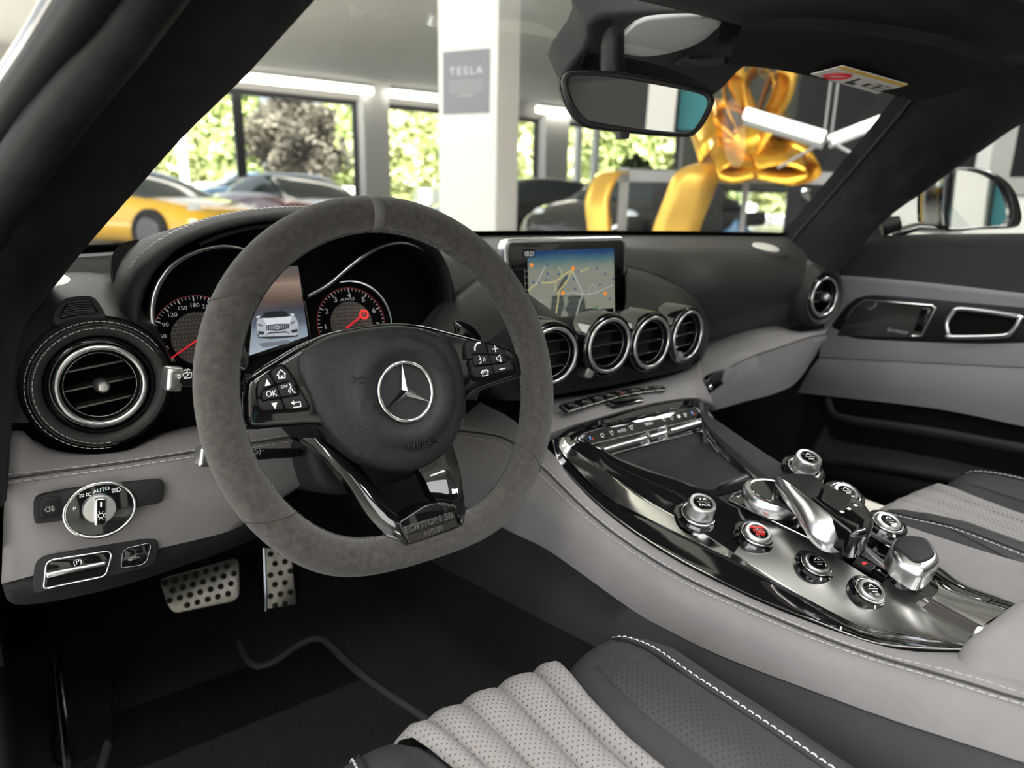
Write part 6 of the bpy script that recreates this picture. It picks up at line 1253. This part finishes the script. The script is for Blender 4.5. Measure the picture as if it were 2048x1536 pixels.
# ---------------------------------------------------------------- other cars in the showroom
def car(name, label, x, y, rz, paint, h=1.25, L=4.5, Wd=1.9, loc_z=0):
    t = thing(name, label, 'car', (x, y, loc_z)); t.rotation_euler[2] = 0; c, s = math.cos(rz), math.sin(rz)
    def T(u, v, w): return Vector((x+u*c-v*s, y+u*s+v*c, loc_z+w))
    sec = [(-L/2, .45, .62, .70), (-L/2+.12, .25, .80, .82), (-L*.32, .18, .88, .93), (-L*.1, .17, .90, .95), (L*.1, .17, .86, .93), (L*.3, .18, .78, .93), (L/2-.25, .22, .66, .86), (L/2, .38, .52, .68)]
    rows = []
    for u, z0, z1, wv in sec:
        w = Wd/2*wv/.95; z1 = z1*h/1.25
        pr4 = [(-w*.80, z0), (-w, z0+.12), (-w*1.02, (z0+z1)/2), (-w*.93, z1-.06), (-w*.70, z1+.01), (0, z1+.03), (w*.70, z1+.01), (w*.93, z1-.06), (w*1.02, (z0+z1)/2), (w, z0+.12), (w*.80, z0)]
        rows.append([T(u, a, b) for a, b in cr(pr4, 28)])
    rows = [list(r) for r in zip(*[cr(k, 40) for k in zip(*rows)])]
    mb = MB(); mb.grid(rows, cv=True); mb.add(rows[0], [tuple(range(28))]); mb.add(rows[-1], [tuple(range(28))]); b = mb.build('body', paint, t, smooth=60)
    gh = [(-L*.40, .80, .02, .60), (-L*.30, .86, .20, .68), (-L*.16, .88, .33, .66), (0, .88, .36, .64), (L*.12, .86, .24, .66), (L*.26, .80, .02, .72)]
    rows = []
    for u, zb_, hh, ww in gh:
        w = Wd/2*ww; zb_ *= h/1.25; rows.append([T(u, a, bb) for a, bb in cr([(-w*1.18, zb_-.03), (-w*1.05, zb_+hh*.5), (-w*.85, zb_+hh*.95), (0, zb_+hh+.02), (w*.85, zb_+hh*.95), (w*1.05, zb_+hh*.5), (w*1.18, zb_-.03)], 22)])
    rows = [list(r) for r in zip(*[cr(k, 30) for k in zip(*rows)])]
    mb = MB(); mb.grid(rows); mb.build('cabin_glass', 'car_glass', t, smooth=60)
    rf = [[T(-L*.27+L*.33*i/12, (j/10-.5)*Wd*.56, (.86*h/1.25+.02)+.36*math.sin(math.pi*min(1, max(0, (.30+.46*i/12))))**.8+.012-.05*((j/10-.5)*2)**2) for j in range(11)] for i in range(13)]
    mb = MB(); mb.grid(rf); mb.build('roof', paint, t, smooth=60, solid=.02)
    for u in (-L*.30, L*.31):
        for sv in (-1, 1):
            f = Fr(T(u, sv*Wd*.475, .34), n=(-s*sv, c*sv, 0)); mb = MB(); mb.lathe(f, [(.335, -.14), (.34, .06), (.31, .10), (.25, .105), (.24, .08)], 32, cap1=True); w_ = mb.build('wheel', 'tyre', t, smooth=50)
            mb = MB(); mb.lathe(f, [(.24, .075), (.22, .098), (.05, .09)], 28); mb.build('wheel_disc', 'wheel_rim', w_)
    for sv in (-1, 1):
        f = Fr(T(L/2-.28, sv*Wd*.34, .62*h/1.25), n=(c*.8-s*sv*.4, s*.8+c*sv*.4, .45)); mb = MB(); mb.lathe(f, [(.13, -.05), (.12, .02), (.05, .05)], 20); mb.build('headlamp', 'car_lamp', t)
    return t
car('sports_car', 'yellow sports coupe parked in the showroom beyond the left pillar', 1.75, 12.6, math.radians(-58), 'paint_yellow', 1.28)
car('saloon_car', 'dark red car parked behind the yellow coupe', 4.7, 13.2, math.radians(-80), 'paint_red', 1.3)
car('hatchback_car', 'pale blue car parked outside the showroom windows', 6.3, 19.0, math.radians(5), 'paint_blue', 1.5)
car('black_car', 'black car parked left of the white column', 8.9, 11.4, math.radians(175), 'paint_dark', 1.35)
car('black_car', 'black car with a bright sill parked right of the white column', 7.6, 6.9, math.radians(200), 'paint_dark', 1.42)
# ---------------------------------------------------------------- glass showcase with gold bow
D = 4.6
sA, sB = P(1240, 345, d=D), P(1720, 345, d=D*.93)
sv = (sB-sA).to_2d(); SHF = Fr((sA.x, sA.y, 0), a=(sv.x, sv.y, 0), b=(0, 0, 1)); Lw = sv.length; zt = sA.z
scs = thing('glass_showcase', 'grey framed glass showcase under the gold bow', 'showcase', (sA.x, sA.y, 0))
def bar(u0, v0, u1, v1, w=.05): return MB().box(((u0+u1)/2, (v0+v1)/2, -.03), (abs(u1-u0)+w, abs(v1-v0)+w, .08), fr=SHF)
bar(0, zt-.02, Lw*1.4, zt-.02, .07).build('frame_top', 'frame_grey', scs, smooth=0); bar(.03, 0, .03, zt, .06).build('frame_post', 'frame_grey', scs, smooth=0); bar(Lw*.55, 0, Lw*.55, zt-.05, .03).build('frame_post', 'frame_grey', scs, smooth=0); bar(Lw*1.4, 0, Lw*1.4, zt, .06).build('frame_post', 'frame_grey', scs, smooth=0)
MB().box((Lw*.7, zt/2, -.02), (Lw*1.4, zt-.1, .008), fr=SHF).build('glass_panel', 'window_glass', scs, smooth=0)
bk = MB().box((Lw*.30, zt*.5, -.9), (Lw*.36, zt, .04), fr=SHF).build('dark_panel', 'wall_dark', scs, smooth=0)
def ribbon(pts, wdir, w, mt_, nm, par):
    c = V3(cr(pts, 26)); mb = MB(); wd = Vector(wdir).normalized()*w/2; mb.grid([[q-wd for q in c], [q-wd*.4+Vector((0, 0, .01)) for q in c], [q+wd*.4+Vector((0, 0, .01)) for q in c], [q+wd for q in c]]); return mb.build(nm, mt_, par, smooth=70, solid=.006)
DB = 4.35
bow = thing('gold_bow', 'large shiny gold gift bow with hanging ribbon tails', 'gift bow', P(1490, 330, d=DB)); aw = Vector((_r0.x, _r0.y, 0)); fw = Vector((_f.x, _f.y, 0)).normalized()
def bp(px_, py_, dd=0): return P(px_, py_, d=DB+dd)
def loop(a, mid, b, w, nm='bow_loop', tw=(0, 0, 1)):
    ribbon([bp(*a), bp(*mid[0]), bp(*mid[1]), bp(*mid[2]), bp(*b)], fw*.8+Vector(tw)*.5, w, 'gold', nm, bow)
loop((1500, 300, 0), ((1440, 238, -.1), (1385, 282, -.05), (1420, 318, .05)), (1500, 312, .05), .52)
loop((1500, 300, 0), ((1560, 252, -.1), (1622, 302, -.05), (1570, 330, .05)), (1500, 314, .05), .48)
loop((1495, 300, -.05), ((1455, 220, -.1), (1450, 160, 0), (1490, 170, .1)), (1505, 290, .1), .30, tw=(1, 0, 0))
loop((1500, 300, -.05), ((1560, 230, -.1), (1580, 165, 0), (1540, 160, .1)), (1500, 290, .1), .30, tw=(1, 0, 0))
loop((1490, 290, -.15), ((1430, 235, -.2), (1440, 205, -.1), (1500, 230, -.05)), (1510, 290, -.1), .26, tw=(.3, 0, .6))
loop((1500, 295, -.2), ((1540, 240, -.3), (1580, 250, -.2), (1560, 285, -.15)), (1505, 300, -.15), .26)
loop((1500, 310, -.25), ((1450, 300, -.35), (1425, 318, -.38), (1450, 335, -.36)), (1500, 325, -.3), .34)
loop((1500, 310, -.25), ((1550, 300, -.3), (1600, 318, -.3), (1560, 334, -.3)), (1500, 325, -.3), .34)
loop((1500, 250, -.1), ((1490, 170, -.1), (1520, 140, 0), (1550, 175, .05)), (1525, 250, 0), .42, tw=(1, 0, 0))
mb = MB(); kq = bp(1500, 292, -.22); mb.lathe(Fr(kq, n=-fw), [(.10, -.1), (.13, -.02), (.11, .05), (.03, .08)], 24); mb.build('bow_knot', 'gold', bow, smooth=60)
ribbon([bp(1505, 310, -.1), bp(1450, 325, -.22), bp(1400, 345, -.28), bp(1375, 400, -.26), bp(1350, 470, -.22), bp(1335, 560, -.2)], aw, .27, 'ribbon_gold', 'ribbon_tail', bow)
ribbon([bp(1500, 300, -.1), bp(1500, 240, -.05), bp(1470, 150, .0), bp(1462, 60, 0)], aw, .12, 'ribbon_gold', 'ribbon_band', bow); ribbon([bp(1505, 300, -.1), bp(1540, 240, -.05), bp(1572, 170, .0), bp(1580, 60, 0)], aw, .12, 'ribbon_gold', 'ribbon_band', bow)
mb = MB(); mb.box((0, 0, 0), (.01, .01, .01))
ribbon([P(1235, 345, d=4.5), P(1215, 350, d=4.4), P(1195, 400, d=4.35), P(1200, 470, d=4.35), P(1195, 560, d=4.35)], aw, .15, 'ribbon_gold', 'ribbon_tail', bow)
# ---------------------------------------------------------------- hanging tube lamps on the right
def tubelamp(a, b, dd, r, label):
    t = thing('tube_lamp', label, 'lamp', P(*a, d=dd), 'hanging tube lamps'); p, q_ = P(*a, d=dd), P(*b, d=dd*.96)
    MB().tube([p, q_], r, 12).build('tube', 'lamp_tube', t); MB().tube([p+Vector((0, 0, -r*1.5)), q_+Vector((0, 0, -r*1.5))], r*.5, 8).build('rail', 'frame_grey', t)
    m = (p+q_)/2; MB().tube([q_, Vector((q_.x, q_.y, CEIL))], .006, 6).build('cable', 'frame_grey', t); return t
tl1 = tubelamp((1490, 226), (1648, 274), 3.7, .030, 'bright white tube lamp crossing in front of the gold bow')
tl2 = tubelamp((1826, 214), (1662, 278), 3.6, .022, 'bright white tube lamp running up to the right pillar')
mb = MB(); mb.tube([P(1556, 336, d=3.7), P(1650, 282, d=3.55)], .008, 8); mb.build('stay', 'frame_grey', tl1)
mb = MB(); mb.tube([P(1655, 280, d=3.46), P(1724, 318, d=3.5)], .008, 8); mb.build('stay', 'frame_grey', tl2)
# dark wall, pale column and white car seen past the passenger door
w0 = P(1590, 250, d=8.5); w1 = P(2350, 250, d=7.5); m_ = (w0+w1)/2; dv = (w1-w0); mb = MB(); mb.box((m_.x, m_.y, CEIL/2), (dv.to_2d().length*1.0, .2, CEIL), rz=math.atan2(dv.y, dv.x)); struct(mb.build('wall_side', 'wall_dark', smooth=0))
mb = MB(); q = P(1992, 300, d=6.2); mb.box((q.x, q.y, CEIL/2), (.19, .19, CEIL), rz=-.6); tag(mb.build('column', 'frame_white', smooth=0), 'slim pale column behind the passenger door mirror', 'column')
q0, q1 = P(1800, 336, d=5.6), P(2300, 336, d=4.6); m_ = (q0+q1)/2; dv = q1-q0; mb = MB(); mb.box((m_.x, m_.y, .948+.14), (dv.to_2d().length, .12, .12), rz=math.atan2(dv.y, dv.x)); mb.box((m_.x, m_.y, .51), (dv.to_2d().length, .06, 1.02), mi=1, rz=math.atan2(dv.y, dv.x)); struct(mb.build('wall_low_partition', ['wall_grey', 'wall_white'], smooth=0))
# things behind the camera that the mirrors pick up
for x, w, lab in ((0.0, .32, 'white column on the back wall beside the teal picture'), (-1.75, 1.1, 'broad white column on the back wall by the open side'), (2.3, .5, 'white column on the back wall behind the passenger side')):
    mb = MB(); mb.box((x, -8.2, 1.675), (w, .3, 3.35)); tag(mb.build('column', 'wall_white', smooth=0), lab, 'column', 'back wall columns')
mb = MB(); mb.box((.62, -8.33, 1.95), (.85, .03, 1.3)); tag(mb.build('wall_picture', 'teal', smooth=0), 'teal picture on the back wall', 'picture')
mb = MB(); mb.box((.45, -8.33, 1.12), (.4, .03, .25)); tag(mb.build('wall_sign', 'orange_sign', smooth=0), 'small orange sign below the teal picture', 'sign')
# ---------------------------------------------------------------- outside: ground, trees, poles
mb = MB(); mb.box((10, 42, -.15), (120, 52, .1)); struct(mb.build('ground', 'asphalt', smooth=0))
mb = MB(); mb.box((10, 27.0, .6), (80, .3, 1.2)); tag(mb.build('garden_wall', 'hedge_wall', smooth=0), 'low white wall outside the windows', 'wall')
def tree(name, label, x, y, r, h, m, nleaf, ls=.22, seed=1, trunk=.18, zlow=None, grp='trees outside the windows'):
    rg = random.Random(seed); t = thing(name, label, 'tree', (x, y, 0), grp); mb = MB(); vs = []; fs = []
    zc_ = h-r*.95 if zlow is None else (h+zlow)/2; rz_ = h-zc_
    for i in range(nleaf):
        while True:
            a, b, c = [rg.uniform(-1, 1) for _ in range(3)]; d = a*a+b*b+c*c
            if .35 < d < 1: break
        k = .85+.3*math.sin(5*a+seed)*math.cos(4*b+c*6+seed); p = Vector((x+a*r*k, y+b*r*k, zc_+c*rz_*k)); u = Vector((rg.gauss(0, 1), rg.gauss(0, 1), rg.gauss(0, 1))).normalized(); w = u.orthogonal().normalized(); w = w.lerp(u.cross(w), rg.random()).normalized(); s = ls*rg.uniform(.6, 1.3)
        o = len(vs); vs += [p-u*s, p+w*s*.5, p+u*s, p-w*s*.5]; fs.append((o, o+1, o+2, o+3))
    mb.add(vs, fs); stuff(mb.build('foliage', m, t, smooth=0, fix=False)); mb = MB(); mb.tube([(x, y, 0), (x+.05, y, h*.3), (x-.1, y, zc_), (x, y, h*.8)], [trunk, trunk*.9, trunk*.6, trunk*.2], 8); mb.build('trunk', 'bark', t); return t
pT = lambda px_, dd: (P(px_, 390, d=dd).x, P(px_, 390, d=dd).y)
tree('purple_tree', 'purple-leaved copper tree outside the window', *pT(597, 25.5), 1.75, 4.5, 'leaf_purple', 5200, .18, 3, zlow=.9)
scq_ = P(1545, 440, d=8.2); scx, scy = scq_.x, scq_.y; sct = thing('scooter', 'pale blue scooter with round mirrors behind the glass showcase', 'scooter', (scx, scy, 0)); av = Vector((_r0.x, _r0.y, 0))
for e in (-.55, .55):
    f = Fr(Vector((scx, scy, .24))+av*e, n=-Vector((_f.x, _f.y, 0))); MB().lathe(f, [(.24, -.06), (.24, .06), (.17, .07), (.05, .05)], 28, cap0=True).build('wheel', 'tyre', sct)
MB().tube([Vector((scx, scy, .40))+av*-.65, Vector((scx, scy, .62))+av*-.45, Vector((scx, scy, .34))+av*-.1, Vector((scx, scy, .36))+av*.2, Vector((scx, scy, .62))+av*.45, Vector((scx, scy, .85))+av*.5], [.06, .17, .13, .14, .18, .10], 14).build('body', 'paint_blue', sct)
MB().tube([Vector((scx, scy, .72))+av*-.6, Vector((scx, scy, .76))+av*-.1], [.10, .08], 10).build('saddle', 'tyre', sct)
for e in (.35, .65): MB().tube([Vector((scx, scy, .85))+av*.5, Vector((scx, scy, 1.02))+av*e], .012, 6).lathe(Fr(Vector((scx, scy, 1.05))+av*e, n=-Vector((_f.x, _f.y, 0))), [(.06, -.02), (.06, .01), (.02, .02)], 16).build('mirror', 'chrome', sct)
for k, px_ in enumerate((1440, 1545, 1640)): tree('round_shrub', 'green shrub outside the low window '+('behind the gold ribbon tail', 'behind the scooter', 'beside the right pillar')[k], *pT(px_, (31.5, 34.5, 41)[k]), (.9, 1.1, 1.5)[k], 2.6, 'leaf_lime' if k else 'leaf_green', 1800, .16, 70+k, .06, zlow=.1, grp='shrubs')
where = {250: 'beyond the yellow coupe', 330: 'left of the first mullion', 420: 'behind the first mullion', 470: 'between mullion and copper tree', 700: 'just right of the copper tree', 780: 'right of the pale wall pier', 850: 'left of the white column', 930: 'half hidden by the white column', 1000: 'hidden behind the white column', 1080: 'right of the white column', 1150: 'behind the left flagpole of the pair', 1225: 'right of the flagpole pair', 1300: 'under the rear-view mirror', 1375: 'behind the gold bow'}
for k, px_ in enumerate((330, 470, 780, 930, 1080, 1225, 1375)): tree('leafy_tree', 'lime green tree '+where[px_], *pT(px_, 28.5), 1.2, 5.4, 'leaf_lime' if k % 2 == 0 else 'leaf_green', 3000, .26, 10+k, .14, zlow=.3)
for k, px_ in enumerate((250, 420, 700, 850, 1000, 1150, 1300)): tree('leafy_tree', 'tall green tree '+where[px_], *pT(px_, 36), 1.55, 6.8, 'leaf_lime' if k % 2 else 'leaf_green', 3600, .34, 30+k, .18, zlow=.3)
tree('dark_shrub', 'dark shrub beyond the window under the rear-view mirror', *pT(1268, 20.5), .55, 2.2, 'leaf_dark', 900, .10, 50, .04, grp='shrubs')
mb = MB()
for k, (px_, dd, h, lab) in enumerate(((373, 24, 4.0, 'white flagpole outside beyond the yellow car'), (1152, 22, 6.0, 'white flagpole outside beside the jamb'), (1187, 22, 6.0, 'white flagpole outside right of its twin'))):
    x, y = pT(px_, dd); m1 = MB(); m1.tube([(x, y, 0), (x, y, h)], .13, 10); tag(m1.build('flagpole', 'pole_white'), lab, 'pole', 'white flagpoles')
for o in bpy.data.objects:
    if '_o' in o: del o['_o']
